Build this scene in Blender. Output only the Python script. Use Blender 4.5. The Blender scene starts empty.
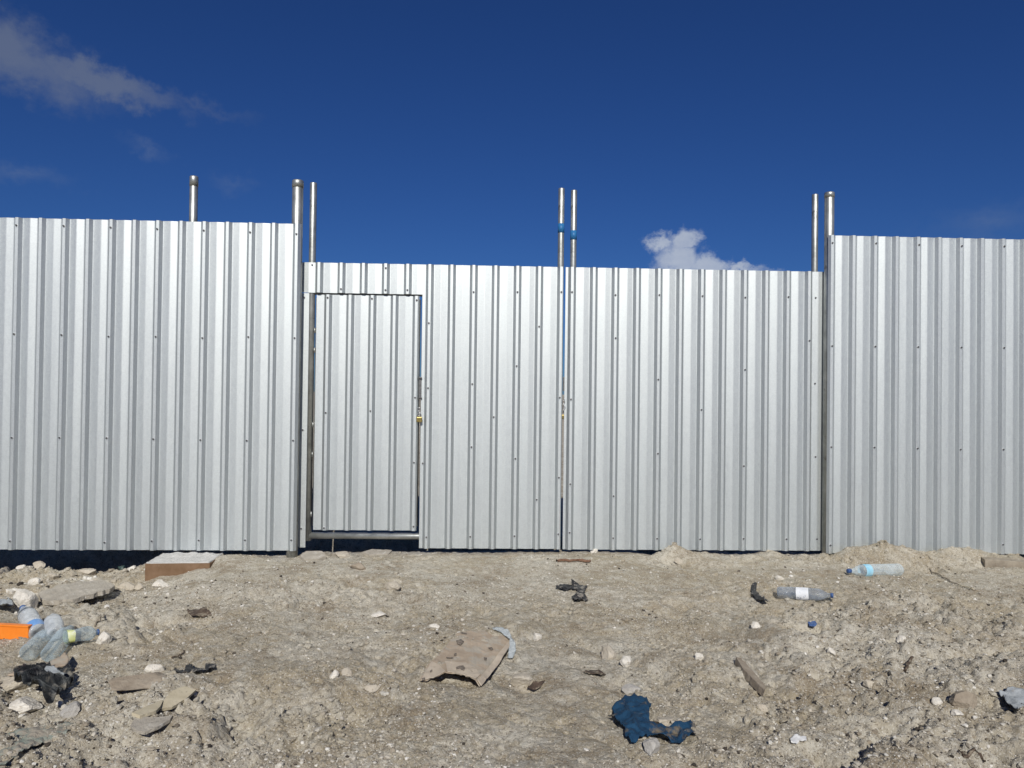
import bpy, bmesh, math, random
import numpy as np
from mathutils import Vector, Matrix, noise as mnoise
random.seed(7); RNG = np.random.default_rng(11)
R = math.radians
scene = bpy.context.scene
col = scene.collection

# ------------------------------------------------------------------ camera
PITCH, ROLL, FPX = 0.0127, 0.0125, 742.8
ZC = 1.2434
Fv = np.array([0, math.cos(PITCH), math.sin(PITCH)])
U0 = np.array([0, -math.sin(PITCH), math.cos(PITCH)]); R0 = np.array([1.0, 0, 0])
Rv = R0 * math.cos(ROLL) + U0 * math.sin(ROLL)
Uv = -R0 * math.sin(ROLL) + U0 * math.cos(ROLL)
cam_d = bpy.data.cameras.new('camera'); cam = bpy.data.objects.new('camera', cam_d); col.objects.link(cam)
cam_d.sensor_width = 36; cam_d.lens = FPX / 1024 * 36; cam_d.clip_end = 4000; cam_d.clip_start = .05
m = Matrix.Identity(4)
for i in range(3):
    m[i][0] = Rv[i]; m[i][1] = Uv[i]; m[i][2] = -Fv[i]
m[2][3] = ZC
cam.matrix_world = m
scene.camera = cam

def ray(px, py):
    px = np.asarray(px, float); py = np.asarray(py, float)
    return Fv + ((px - 512) / FPX)[..., None] * Rv + ((384 - py) / FPX)[..., None] * Uv

# planes of the fence and of the gate (distance, slope)
FP = (5.608, .0409); GK = .9920; GP = (5.7482 * GK, .0341)
def pu(px, py, plane):
    """where a sight line meets a vertical plane: (along, height)"""
    d = ray(px, py); Z0, t = plane
    k = Z0 / (d[..., 1] - t * d[..., 0])
    return d[..., 0] * k * math.hypot(1, t), ZC + d[..., 2] * k

# ------------------------------------------------------------------ noise
TAB = RNG.random((256, 256))
def vn(x, y, s=0):
    x = np.asarray(x, float) + s * 37.17; y = np.asarray(y, float) + s * 91.7
    ix = np.floor(x).astype(int); iy = np.floor(y).astype(int)
    fx = x - ix; fy = y - iy
    fx = fx * fx * fx * (fx * (fx * 6 - 15) + 10); fy = fy * fy * fy * (fy * (fy * 6 - 15) + 10)
    a = TAB[ix & 255, iy & 255]; b = TAB[(ix + 1) & 255, iy & 255]
    c = TAB[ix & 255, (iy + 1) & 255]; d = TAB[(ix + 1) & 255, (iy + 1) & 255]
    return (a * (1 - fx) + b * fx) * (1 - fy) + (c * (1 - fx) + d * fx) * fy - .5
def fbm(x, y, f, o=3, s=0, g=.5):
    r = 0; a = 1; x = np.asarray(x, float); y = np.asarray(y, float)
    for i in range(o):
        r = r + a * vn(x * f, y * f, s + i); x, y = .8 * x - .6 * y, .6 * x + .8 * y
        f *= 2.03; a *= g
    return r
def sstep(a, b, v):
    t = np.clip((v - a) / (b - a), 0, 1); return t * t * (3 - 2 * t)

BUMPS = []   # (x, y, rx, ry, h)
def flat(px, py, z=0.):
    d = ray(px, py); k = (z - ZC) / d[2]; return d[0] * k, d[1] * k
for (px, py, wx, wy, h) in [
    (52, 575, .35, .14, .04), (490, 690, .22, .10, .028), (530, 684, .10, .06, -.03), (808, 634, .14, .08, -.03),
    (770, 676, .28, .10, .02), (838, 625, .20, .08, .02), (300, 690, .4, .14, .02), (860, 660, .3, .12, .02),
    (640, 690, .3, .1, .012), (210, 690, .3, .1, .018), (640, 625, .5, .12, .015), (430, 600, .6, .2, .02),
    (250, 592, .5, .22, .045), (330, 570, .6, .2, .012), (905, 600, .3, .1, .02), (35, 650, .25, .12, .02), (35, 690, .25, .10, .03)]:
    x, y = flat(px, py); BUMPS.append((x, y, wx, wy, h))

BUMPS += [(1.30, 5.64, .32, .13, .080), (2.80, 5.60, .40, .16, .150), (2.48, 5.52, .2, .12, .045), (3.42, 5.63, .32, .13, .112), (3.1, 5.58, .14, .10, .05), (-2.02, 5.42, .30, .22, .05), (-3.35, 5.28, .34, .13, .05)]

def ground_h(x, y):
    x = np.asarray(x, float); y = np.asarray(y, float)
    far = np.hypot(x, y - 3)
    near = 1 - sstep(7, 14, far)
    fy = FP[0] + FP[1] * x
    h = .012 + 0 * x
    # lower, rubbly corner on the left by the fence
    lo = (1 - sstep(-2.75, -1.95, x + .55 * (y - 5.2))) * sstep(3.6, 4.9, y)
    h = h - .10 * lo
    # unseen trench added behind the fence line to keep the gap beneath dark
    back = y - fy - .10 * sstep(-1.75, -1.65, x) * (1 - sstep(2.3, 2.45, x))
    h = h - .42 * sstep(.13, .21, back) * (1 - sstep(.72, .80, back))
    for (bx, by, rx, ry, a) in BUMPS:
        q = ((x - bx) / rx) ** 2 + ((y - by) / ry) ** 2
        h = h + a * np.exp(-q * 1.6)
    smooth = sstep(4.2, 5.2, y) * (1 - lo) * .75          # trodden sand close to the gate
    for (mx_, mw_) in ((1.30, .3), (2.80, .4), (3.42, .3)): smooth = smooth * (1 - .75 * np.exp(-((x - mx_) / mw_) ** 2) * sstep(5.3, 5.5, y))
    rough = 1 - smooth
    h = h + .05 * fbm(x, y, 6, 3, 140) * sstep(5.25, 5.5, y) * sstep(.9, 1.2, x) * (1 - sstep(6.0, 6.3, y))
    wx = x + .12 * fbm(x, y, 2.3, 2, 40); wy = y + .12 * fbm(x, y, 2.3, 2, 50)
    d = .045 * fbm(wx, wy, 1.3, 2, 1)
    d = d + rough * (.034 * fbm(x, y, 2.6, 2, 55) + .036 * fbm(wx, wy, 5, 2, 5) + .012 * fbm(wx, wy, 12, 2, 8))
    churn = sstep(.0, .22, fbm(x, y, 1.1, 2, 77) + .12 * sstep(.8, 2.2, x) + .05 * sstep(-1.6, -2.6, x))
    churn = np.clip(churn + .9 * sstep(.35, 1.2, x - .25 * (y - 3.5)) * (1 - sstep(4.55, 5.0, y)) * sstep(-.22, .08, fbm(x, y, 1.6, 2, 78)), 0, 1)
    rid = np.abs(fbm(wx, wy, 7.5, 3, 12)); d = d - rough * (.004 + .012 * churn) * (1 - sstep(0, .14, rid))
    d = d + (.25 + rough * (.45 + .6 * churn)) * .012 * fbm(x, y, 22, 3, 20)
    d = d + rough * churn * (.055 * fbm(wx, wy, 3.4, 2, 101) + .030 * fbm(wx, wy, 9, 3, 105) - .05 * np.clip(fbm(wx, wy, 6.5, 2, 109) - .14, 0, 1) / .3)
    rut = np.abs(fbm(x * .85 + y * .5, (y * .85 - x * .5) * .35, 2.6, 2, 115)); d = d - rough * .022 * (1 - sstep(0, .09, rut)) * sstep(-.6, .3, x)
    clod = np.clip(fbm(wx, wy, 26, 2, 60) - .06, 0, 1); d = d + rough * .034 * clod * (.15 + .9 * churn)
    d = d + (.35 + rough) * .0045 * fbm(x, y, 70, 2, 30)
    return h * (.3 + .7 * near) + d * (.15 + .85 * near)

def gp(px, py):
    """the point of the ground seen along a sight line"""
    d = ray(px, py); k = (0 - ZC) / d[..., 2]
    for _ in range(14):
        z = ground_h(d[..., 0] * k, d[..., 1] * k)
        k = .4 * k + .6 * (z - ZC) / d[..., 2]
    return np.stack([d[..., 0] * k, d[..., 1] * k, ground_h(d[..., 0] * k, d[..., 1] * k)], -1)

# ------------------------------------------------------------------ materials
MATS = {}
def nt(name):
    mt = bpy.data.materials.new(name); mt.use_nodes = True
    n = mt.node_tree; n.nodes.clear(); MATS[name] = mt
    return mt, n.nodes, n.links
def N(nodes, typ, **kw):
    n = nodes.new(typ)
    for k, v in kw.items():
        if k in n.inputs: n.inputs[k].default_value = v
        else: setattr(n, k, v)
    return n
def ramp(nodes, stops):
    r = nodes.new('ShaderNodeValToRGB'); e = r.color_ramp.elements
    while len(e) < len(stops): e.new(.5)
    for el, (p, c) in zip(e, stops):
        el.position = p; el.color = (*c, 1) if len(c) == 3 else c
    return r
def g3(v): return (v, v, v)

def noisy(name, c0, c1, scale=30, rough=.9, bump=.3, bscale=80, metallic=0, spots=None, spec=.3, dist=.01):
    """a plain procedural surface: two tones mixed by noise, a little relief, optional spots"""
    mt, n, l = nt(name)
    out = N(n, 'ShaderNodeOutputMaterial'); b = N(n, 'ShaderNodeBsdfPrincipled', Roughness=rough, Metallic=metallic)
    b.inputs['Specular IOR Level'].default_value = spec
    tc = N(n, 'ShaderNodeTexCoord')
    t = N(n, 'ShaderNodeTexNoise', Scale=scale, Detail=6., Roughness=.65); l.new(tc.outputs['Object'], t.inputs['Vector'])
    r = ramp(n, [(.35, c0), (.65, c1)]); l.new(t.outputs[0], r.inputs[0])
    c = r.outputs[0]
    if spots:
        t2 = N(n, 'ShaderNodeTexNoise', Scale=spots[0], Detail=5., Roughness=.7); l.new(tc.outputs['Object'], t2.inputs['Vector'])
        r2 = ramp(n, [(spots[1], g3(0)), (spots[1] + .08, g3(1))]); l.new(t2.outputs[0], r2.inputs[0])
        mx = N(n, 'ShaderNodeMixRGB'); l.new(r2.outputs[0], mx.inputs[0]); l.new(c, mx.inputs[1]); mx.inputs[2].default_value = (*spots[2], 1)
        c = mx.outputs[0]
    l.new(c, b.inputs['Base Color'])
    if bump:
        t3 = N(n, 'ShaderNodeTexNoise', Scale=bscale, Detail=5., Roughness=.65); l.new(tc.outputs['Object'], t3.inputs['Vector'])
        bp = N(n, 'ShaderNodeBump', Strength=bump, Distance=dist); l.new(t3.outputs[0], bp.inputs['Height']); l.new(bp.outputs[0], b.inputs['Normal'])
    l.new(b.outputs[0], out.inputs[0])
    return mt

def ground_mat(name, island=False):
    mt, n, l = nt(name)
    out = N(n, 'ShaderNodeOutputMaterial'); b = N(n, 'ShaderNodeBsdfPrincipled', Roughness=.95)
    b.inputs['Specular IOR Level'].default_value = .15
    tc = N(n, 'ShaderNodeTexCoord'); V = tc.outputs['Object']
    def no(scale, det=5., ro=.6, off=0):
        mp = N(n, 'ShaderNodeMapping'); mp.inputs['Location'].default_value = (off, off * 1.7, off * .6); l.new(V, mp.inputs[0])
        t = N(n, 'ShaderNodeTexNoise', Scale=scale, Detail=det, Roughness=ro); l.new(mp.outputs[0], t.inputs['Vector']); return t.outputs[0]
    def mixc(f, a, c2):
        mx = N(n, 'ShaderNodeMixRGB'); l.new(f, mx.inputs[0])
        if isinstance(a, tuple): mx.inputs[1].default_value = (*a, 1)
        else: l.new(a, mx.inputs[1])
        if isinstance(c2, tuple): mx.inputs[2].default_value = (*c2, 1)
        else: l.new(c2, mx.inputs[2])
        return mx.outputs[0]
    f1 = ramp(n, [(.44, g3(0)), (.58, g3(1))]); l.new(no(1.9, 6., .62, 3), f1.inputs[0])
    c = mixc(f1.outputs[0], (.40, .345, .25), (.52, .478, .39))
    f2 = ramp(n, [(.50, g3(0)), (.64, g3(.85))]); l.new(no(2.9, 7., .68, 11), f2.inputs[0])
    c = mixc(f2.outputs[0], c, (.265, .21, .14))
    f3 = ramp(n, [(.46, g3(0)), (.66, g3(.8))]); l.new(no(11, 6., .7, 23), f3.inputs[0])
    c = mixc(f3.outputs[0], c, (.565, .535, .455))
    f3b = ramp(n, [(.47, g3(0)), (.66, g3(.85))]); l.new(no(26, 5., .7, 29), f3b.inputs[0])
    c = mixc(f3b.outputs[0], c, (.29, .25, .185))
    f4 = ramp(n, [(.57, g3(0)), (.66, g3(.85))]); l.new(no(150, 3., .6, 31), f4.inputs[0])
    c = mixc(f4.outputs[0], c, (.68, .65, .58))
    f5 = ramp(n, [(.58, g3(0)), (.66, g3(.8))]); l.new(no(105, 3., .6, 47), f5.inputs[0])
    c = mixc(f5.outputs[0], c, (.13, .105, .08))
    l.new(c, b.inputs['Base Color'])
    h1 = no(45, 6., .75, 5); h2 = no(190, 3., .7, 9)
    ad = N(n, 'ShaderNodeMath', operation='MULTIPLY_ADD'); l.new(h2, ad.inputs[0]); ad.inputs[1].default_value = .35; l.new(h1, ad.inputs[2])
    bp = N(n, 'ShaderNodeBump', Strength=.9, Distance=.016); l.new(ad.outputs[0], bp.inputs['Height']); l.new(bp.outputs[0], b.inputs['Normal'])
    l.new(b.outputs[0], out.inputs[0]); return mt
GROUND = ground_mat('sandy_ground')

def pebble_mat():
    mt, n, l = nt('pebbles')
    out = N(n, 'ShaderNodeOutputMaterial'); b = N(n, 'ShaderNodeBsdfPrincipled', Roughness=.9)
    b.inputs['Specular IOR Level'].default_value = .2
    g = N(n, 'ShaderNodeNewGeometry')
    r = ramp(n, [(0, (.05, .042, .034)), (.07, (.09, .075, .06)), (.10, (.30, .255, .195)), (.45, (.40, .355, .28)), (.72, (.50, .46, .39)), (.90, (.64, .61, .54)), (1, (.74, .71, .65))])
    l.new(g.outputs['Random Per Island'], r.inputs[0])
    tc = N(n, 'ShaderNodeTexCoord'); t = N(n, 'ShaderNodeTexNoise', Scale=140., Detail=4.); l.new(tc.outputs['Object'], t.inputs['Vector'])
    r2 = ramp(n, [(.3, g3(.72)), (.7, g3(1.05))]); l.new(t.outputs[0], r2.inputs[0])
    mx = N(n, 'ShaderNodeMixRGB', blend_type='MULTIPLY'); mx.inputs[0].default_value = 1; l.new(r.outputs[0], mx.inputs[1]); l.new(r2.outputs[0], mx.inputs[2])
    l.new(mx.outputs[0], b.inputs['Base Color'])
    bp = N(n, 'ShaderNodeBump', Strength=.5, Distance=.004); l.new(t.outputs[0], bp.inputs['Height']); l.new(bp.outputs[0], b.inputs['Normal'])
    l.new(b.outputs[0], out.inputs[0]); return mt
PEBBLE = pebble_mat()

def sheet_mat():
    mt, n, l = nt('zinc_sheet')
    out = N(n, 'ShaderNodeOutputMaterial'); b = N(n, 'ShaderNodeBsdfPrincipled', Metallic=SHEET_METAL, Roughness=SHEET_ROUGH)
    tc = N(n, 'ShaderNodeTexCoord'); oi = N(n, 'ShaderNodeObjectInfo')
    v = N(n, 'ShaderNodeTexVoronoi', Scale=150.); l.new(tc.outputs['Object'], v.inputs['Vector'])
    sp = N(n, 'ShaderNodeSeparateColor'); l.new(v.outputs['Color'], sp.inputs[0])
    t = N(n, 'ShaderNodeTexNoise', Scale=5., Detail=7., Roughness=.65); mp = N(n, 'ShaderNodeMapping'); mp.inputs['Scale'].default_value = (5, 1, .16)
    l.new(tc.outputs['Object'], mp.inputs[0]); l.new(mp.outputs[0], t.inputs['Vector'])
    a = N(n, 'ShaderNodeMapRange'); a.inputs[3].default_value = -.045; a.inputs[4].default_value = .045; l.new(sp.outputs[0], a.inputs[0])
    c = N(n, 'ShaderNodeMapRange'); c.inputs[1].default_value = .3; c.inputs[2].default_value = .7; c.inputs[3].default_value = -.025; c.inputs[4].default_value = .025; l.new(t.outputs[0], c.inputs[0])
    o = N(n, 'ShaderNodeMapRange'); o.inputs[3].default_value = -.02; o.inputs[4].default_value = .02; l.new(oi.outputs['Random'], o.inputs[0])
    s1 = N(n, 'ShaderNodeMath', operation='ADD'); l.new(a.outputs[0], s1.inputs[0]); l.new(c.outputs[0], s1.inputs[1])
    s2 = N(n, 'ShaderNodeMath', operation='ADD'); l.new(s1.outputs[0], s2.inputs[0]); l.new(o.outputs[0], s2.inputs[1])
    s3 = N(n, 'ShaderNodeMath', operation='ADD'); l.new(s2.outputs[0], s3.inputs[0]); s3.inputs[1].default_value = 1.
    mx = N(n, 'ShaderNodeVectorMath', operation='SCALE'); mx.inputs[0].default_value = SHEET_COL; l.new(s3.outputs[0], mx.inputs['Scale'])
    # dusty bloom, scuffs and splashes low down
    t2 = N(n, 'ShaderNodeTexNoise', Scale=3.2, Detail=8., Roughness=.7); l.new(tc.outputs['Object'], t2.inputs['Vector'])
    r2 = ramp(n, [(.62, g3(0)), (.78, g3(.22))]); l.new(t2.outputs[0], r2.inputs[0])
    m2 = N(n, 'ShaderNodeMixRGB'); l.new(r2.outputs[0], m2.inputs[0]); l.new(mx.outputs[0], m2.inputs[1]); m2.inputs[2].default_value = (.60, .60, .57, 1)
    l.new(m2.outputs[0], b.inputs['Base Color'])
    rr = N(n, 'ShaderNodeMath', operation='MULTIPLY_ADD'); l.new(s2.outputs[0], rr.inputs[0]); rr.inputs[1].default_value = .6; rr.inputs[2].default_value = SHEET_ROUGH; l.new(rr.outputs[0], b.inputs['Roughness'])
    bp = N(n, 'ShaderNodeBump', Strength=.03, Distance=.004); l.new(t.outputs[0], bp.inputs['Height']); l.new(bp.outputs[0], b.inputs['Normal'])
    l.new(b.outputs[0], out.inputs[0]); return mt
SHEET_COL = (.58, .61, .607); SHEET_METAL = .93; SHEET_ROUGH = .54
SHEET = sheet_mat()
PIPE = noisy('galvanised_pipe', (.29, .30, .285), (.47, .48, .455), 9, .44, .2, 60, metallic=.75, spots=(14, .61, (.22, .215, .19)), spec=.5, dist=.003)
SCREW = noisy('screw_steel', (.06, .06, .062), (.11, .11, .115), 90, .6, 0, metallic=.3)
WASHER = noisy('zinc_washer', (.6, .6, .6), (.72, .72, .72), 90, .4, 0, metallic=.5)
BRASS = noisy('brass', (.24, .18, .06), (.36, .28, .11), 60, .4, .1, metallic=.75)
DULL = noisy('dull_steel', (.10, .10, .10), (.2, .2, .2), 60, .5, .1, metallic=.6)
STEEL = noisy('chain_steel', (.35, .35, .35), (.5, .5, .5), 60, .35, .1, metallic=.9)
TAPE = noisy('blue_tape', (.02, .12, .30), (.03, .17, .38), 40, .45, .1)
ROCKW = noisy('pale_limestone', (.56, .52, .45), (.74, .70, .62), 22, .93, .8, 55, spots=(16, .60, (.40, .34, .26)), dist=.012)
ROCKT = noisy('tan_stone', (.40, .35, .275), (.52, .47, .385), 18, .93, .8, 50, spots=(22, .6, (.27, .22, .16)), dist=.012)
ROCKG = noisy('grey_stone', (.33, .31, .28), (.44, .42, .385), 20, .9, .6, 60, spots=(18, .62, (.25, .22, .185)), dist=.01)
ROCKB = noisy('brown_stone', (.24, .195, .145), (.33, .28, .215), 18, .93, .7, 60, spots=(20, .62, (.40, .35, .28)), dist=.01)
CONC = noisy('concrete', (.34, .305, .25), (.45, .41, .34), 12, .94, .8, 70, spots=(30, .6, (.57, .55, .50)), dist=.01)
CARD = noisy('cardboard', (.35, .275, .20), (.44, .36, .27), 9, .88, .25, 40, spots=(14, .50, (.40, .355, .285)), dist=.006)
CARD_LIT = noisy('lit_cardboard', (.44, .365, .28), (.52, .445, .345), 14, .88, .3, 40, spots=(16, .60, (.36, .30, .23)), dist=.006)  # lighter copy of the cardboard: light on the flaps put into the colour
INK = noisy('ink', (.07, .06, .05), (.30, .245, .19), 110, .8, 0)
WOODG = noisy('weathered_wood', (.22, .185, .14), (.34, .295, .23), 14, .88, .5, 60, spots=(20, .6, (.17, .13, .09)))
WOODP = noisy('pale_wood', (.45, .39, .27), (.55, .485, .35), 14, .85, .4, 60, spots=(22, .62, (.30, .25, .18)))
WOODB = noisy('brown_plywood', (.155, .092, .05), (.22, .14, .085), 10, .85, .3, 40, spots=(7, .6, (.29, .235, .17)))
RUSTY = noisy('rusty_stick', (.11, .055, .035), (.21, .125, .08), 30, .9, .4, 80)
BLUE = noisy('blue_fabric', (.005, .032, .075), (.011, .055, .115), 22, .85, .7, 45, spots=(7, .56, (.15, .125, .09)), dist=.014)
BLACKP = noisy('black_plastic', (.008, .008, .009), (.022, .022, .024), 20, .6, .4, 70, spots=(26, .54, (.22, .20, .17)), dist=.01)
DARKB = noisy('dark_leaf_and_shade', (.06, .042, .032), (.12, .085, .06), 30, .85, .4, 80, spots=(34, .53, (.27, .23, .17)))
ORANGE = noisy('orange_plastic', (.76, .20, .018), (.84, .25, .03), 9, .5, .1, 40, spots=(18, .66, (.55, .22, .07)))
PALEP = noisy('grey_film', (.30, .325, .34), (.42, .44, .44), 20, .35, .5, 60, spots=(14, .60, (.38, .34, .28)), dist=.008)
GREENN = noisy('faded_netting', (.235, .265, .22), (.32, .34, .29), 40, .9, .6, 90, spots=(22, .46, (.38, .335, .265)), dist=.01)
WHITEP = noisy('white_plastic', (.58, .58, .57), (.70, .70, .69), 30, .5, .3, 60, spots=(26, .54, (.45, .40, .33)))
LBLUE = noisy('blue_label', (.22, .50, .66), (.42, .64, .74), 24, .5, .1)
LWHITE = noisy('white_label', (.62, .64, .66), (.75, .76, .77), 24, .55, .1, spots=(34, .57, (.33, .35, .40)))
LMIX = noisy('blue_red_label', (.10, .26, .55), (.25, .42, .70), 18, .5, .1, spots=(24, .60, (.60, .16, .13)))
LYEL = noisy('yellow_label', (.62, .66, .16), (.70, .72, .45), 20, .5, .1, spots=(22, .56, (.75, .77, .72)))
CAPB = noisy('blue_cap', (.03, .07, .20), (.06, .12, .27), 30, .4, 0)
DKGREEN = noisy('dark_green_glassy', (.015, .035, .028), (.05, .08, .07), 30, .25, .2, spec=.5)

FILMM = None
def clear_mat(name, tint, op):
    mt, n, l = nt(name)
    out = N(n, 'ShaderNodeOutputMaterial'); tr = N(n, 'ShaderNodeBsdfTransparent'); tr.inputs[0].default_value = (*[.75 + .25 * t for t in tint], 1)
    b = N(n, 'ShaderNodeBsdfPrincipled', Roughness=.07); b.inputs['Base Color'].default_value = (*tint, 1)
    tc = N(n, 'ShaderNodeTexCoord'); t = N(n, 'ShaderNodeTexNoise', Scale=26., Detail=5., Roughness=.7); l.new(tc.outputs['Object'], t.inputs['Vector'])
    r = ramp(n, [(.35, g3(op * .55)), (.7, g3(min(1, op * 1.7)))]); l.new(t.outputs[0], r.inputs[0])
    lw = N(n, 'ShaderNodeLayerWeight', Blend=.45)
    ad = N(n, 'ShaderNodeMath', operation='MULTIPLY_ADD', use_clamp=True); l.new(lw.outputs['Facing'], ad.inputs[0]); ad.inputs[1].default_value = .45; l.new(r.outputs[0], ad.inputs[2])
    bp = N(n, 'ShaderNodeBump', Strength=.5, Distance=.01); l.new(t.outputs[0], bp.inputs['Height']); l.new(bp.outputs[0], b.inputs['Normal'])
    mx = N(n, 'ShaderNodeMixShader'); l.new(ad.outputs[0], mx.inputs[0]); l.new(tr.outputs[0], mx.inputs[1]); l.new(b.outputs[0], mx.inputs[2])
    l.new(mx.outputs[0], out.inputs[0]); return mt
CLEAR = clear_mat('clear_plastic', (.66, .74, .77), .20)
CLEARD = clear_mat('dull_clear_plastic', (.34, .38, .43), .30)
CLEARB = clear_mat('bluish_clear_plastic', (.55, .66, .71), .12)
FILMM = clear_mat('clear_film', (.50, .54, .55), .38)
CLEARW = clear_mat('milky_plastic', (.64, .68, .70), .30)

# ------------------------------------------------------------------ object helpers
def link(o, parent=None):
    col.objects.link(o)
    if parent: o.parent = parent
    return o
def tag(o, label, cat, group=None):
    o['label'] = label; o['category'] = cat
    if group: o['group'] = group
    return o
def empty(name, loc, rz=0):
    o = bpy.data.objects.new(name, None); o.empty_display_size = .1; o.location = loc; o.rotation_euler = (0, 0, rz); return link(o)
def mesh(name, v, f, mat, parent=None, smooth=False, loc=None):
    me = bpy.data.meshes.new(name); me.from_pydata([tuple(p) for p in v], [], [tuple(q) for q in f]); me.update()
    me.materials.append(mat)
    if smooth: me.polygons.foreach_set('use_smooth', [True] * len(me.polygons))
    o = bpy.data.objects.new(name, me)
    if loc is not None: o.location = loc
    return link(o, parent)
def bmobj(name, bm, mat, parent=None, smooth=False, loc=None):
    me = bpy.data.meshes.new(name); bmesh.ops.recalc_face_normals(bm, faces=bm.faces); bm.to_mesh(me); bm.free(); me.materials.append(mat)
    if smooth: me.polygons.foreach_set('use_smooth', [True] * len(me.polygons))
    o = bpy.data.objects.new(name, me)
    if loc is not None: o.location = loc
    return link(o, parent)
def copy_part(src, parent, loc):
    o = src.copy(); o.location = loc; return link(o, parent)
def solid(o, th, off=0):
    md = o.modifiers.new('thickness', 'SOLIDIFY'); md.thickness = th; md.offset = off; return o

def tube(path, rad, n=16, cap=True):
    """a tube along a list of points; rad a number or one per point"""
    P = [Vector(p) for p in path]; v = []; f = []
    rads = rad if hasattr(rad, '__len__') else [rad] * len(P)
    for i, p in enumerate(P):
        t = (P[min(i + 1, len(P) - 1)] - P[max(i - 1, 0)]).normalized()
        a = t.orthogonal().normalized() if abs(t.z) < .9 else Vector((1, 0, 0)) - t * t.x
        a.normalize(); b = t.cross(a)
        if i and a.dot(pa) < 0 and False: a = -a
        pa = a
        for k in range(n):
            an = 2 * math.pi * k / n; v.append(p + (a * math.cos(an) + b * math.sin(an)) * rads[i])
    for i in range(len(P) - 1):
        for k in range(n):
            f.append((i * n + k, i * n + (k + 1) % n, (i + 1) * n + (k + 1) % n, (i + 1) * n + k))
    if cap:
        f.append(tuple(range(n))[::-1]); f.append(tuple(range((len(P) - 1) * n, len(P) * n)))
    return v, f
def smooth_sides(o, ang=40):
    for p in o.data.polygons: p.use_smooth = len(p.vertices) == 4
    return o

def box_bm(sx, sy, sz, bev=.004, cuts=0):
    bm = bmesh.new(); bmesh.ops.create_cube(bm, size=1)
    bmesh.ops.scale(bm, verts=bm.verts, vec=(sx, sy, sz))
    if bev: bmesh.ops.bevel(bm, geom=bm.edges[:], offset=bev, segments=2, affect='EDGES', profile=.6)
    return bm

# ------------------------------------------------------------------ corrugated sheets
RIB_D = .0228
def profile(u0, u1, ribs, seed=0):
    """(along, depth) points of a rib-and-pan sheet; rib crests at depth 0, pans at RIB_D"""
    pts = []
    ribs = sorted(c for c in ribs if u0 - .03 < c < u1 + .03)
    prev = None
    rs = random.Random(int(seed))
    def pan(a, b):
        w = b - a
        if w < .012: return
        k = int(round((a + b) / .34 * 1.0))
        hb = (.0054 if k % 2 else .0036) + rs.uniform(-.0006, .0008)
        if w > .07:
            mid = a + w * rs.uniform(.46, .56)
            pts.extend([(a, RIB_D), (a + .006, RIB_D), (mid - .003, RIB_D - hb), (mid + .003, RIB_D - hb), (b - .006, RIB_D), (b, RIB_D)])
        else: pts.extend([(a, RIB_D), (b, RIB_D)])
    last = u0
    for c in ribs:
        if c - .0305 > last: pan(last, c - .0305)
        for du, d in ((-.0305, RIB_D), (-.0297, RIB_D * .98), (-.0106, RIB_D * .02), (-.0098, 0), (.0098, 0), (.0106, RIB_D * .02), (.0297, RIB_D * .98), (.0305, RIB_D)):
            pts.append((c + du, d))
        last = c + .0305
    if last < u1: pan(last, u1)
    q = []
    for p in pts:
        if u0 - 1e-6 <= p[0] <= u1 + 1e-6 and (not q or p[0] > q[-1][0] + 1e-5): q.append(p)
    # close on the exact ends
    def dep(u):
        for (a, da), (b, db) in zip(pts, pts[1:]):
            if a <= u <= b and b > a: return da + (db - da) * (u - a) / (b - a)
        return q[0][1]
    if q[0][0] > u0 + 1e-5: q.insert(0, (u0, dep(u0)))
    if q[-1][0] < u1 - 1e-5: q.append((u1, dep(u1)))
    return q
def sheet_geo(u0, u1, z0, z1, ribs, seed, base=0, uo=0, zs=14):
    pr = profile(u0, u1, ribs, seed); v = []; f = []; n = len(pr)
    zz = np.linspace(z0, z1, max(2, int(zs)))
    for z in zz:
        for (u, d) in pr:
            w = .0022 * float(fbm(u * 1.3 + 3.3 * seed, z * .55, 2.2, 2, 70)) * (1 if z > z0 + .01 else .6)
            v.append((u - uo, d + w, z))
    for i in range(len(zz) - 1):
        for k in range(n - 1):
            f.append((base + i * n + k, base + i * n + k + 1, base + (i + 1) * n + k + 1, base + (i + 1) * n + k))
    return v, f
def sheet(name, u0, u1, z0, z1, ribs, parent, uo, seed):
    v, f = sheet_geo(u0, u1, z0, z1, ribs, seed, uo=uo)
    return solid(mesh(name, v, f, SHEET, parent), .0008, 1)

# screw prototype mesh: washer and hex head, axis along -y
def screw_mesh():
    bm = bmesh.new()
    def disc(r0, r1, y0, y1, n, rot=0):
        a = [bm.verts.new((r0 * math.cos(2 * math.pi * k / n + rot), y0, r0 * math.sin(2 * math.pi * k / n + rot))) for k in range(n)]
        b = [bm.verts.new((r1 * math.cos(2 * math.pi * k / n + rot), y1, r1 * math.sin(2 * math.pi * k / n + rot))) for k in range(n)]
        fs = [bm.faces.new((a[k], a[(k + 1) % n], b[(k + 1) % n], b[k])) for k in range(n)]; fs.append(bm.faces.new(b)); return fs
    for q in disc(.0085, .0075, 0.0005, -.0025, 14): q.material_index = 1
    disc(.0066, .0060, -.0025, -.0085, 6, .3)
    me = bpy.data.meshes.new('screw'); bmesh.ops.recalc_face_normals(bm, faces=bm.faces); bm.to_mesh(me); bm.free()
    me.materials.append(SCREW); me.materials.append(WASHER); return me
SCREW_ME = screw_mesh()
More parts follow.
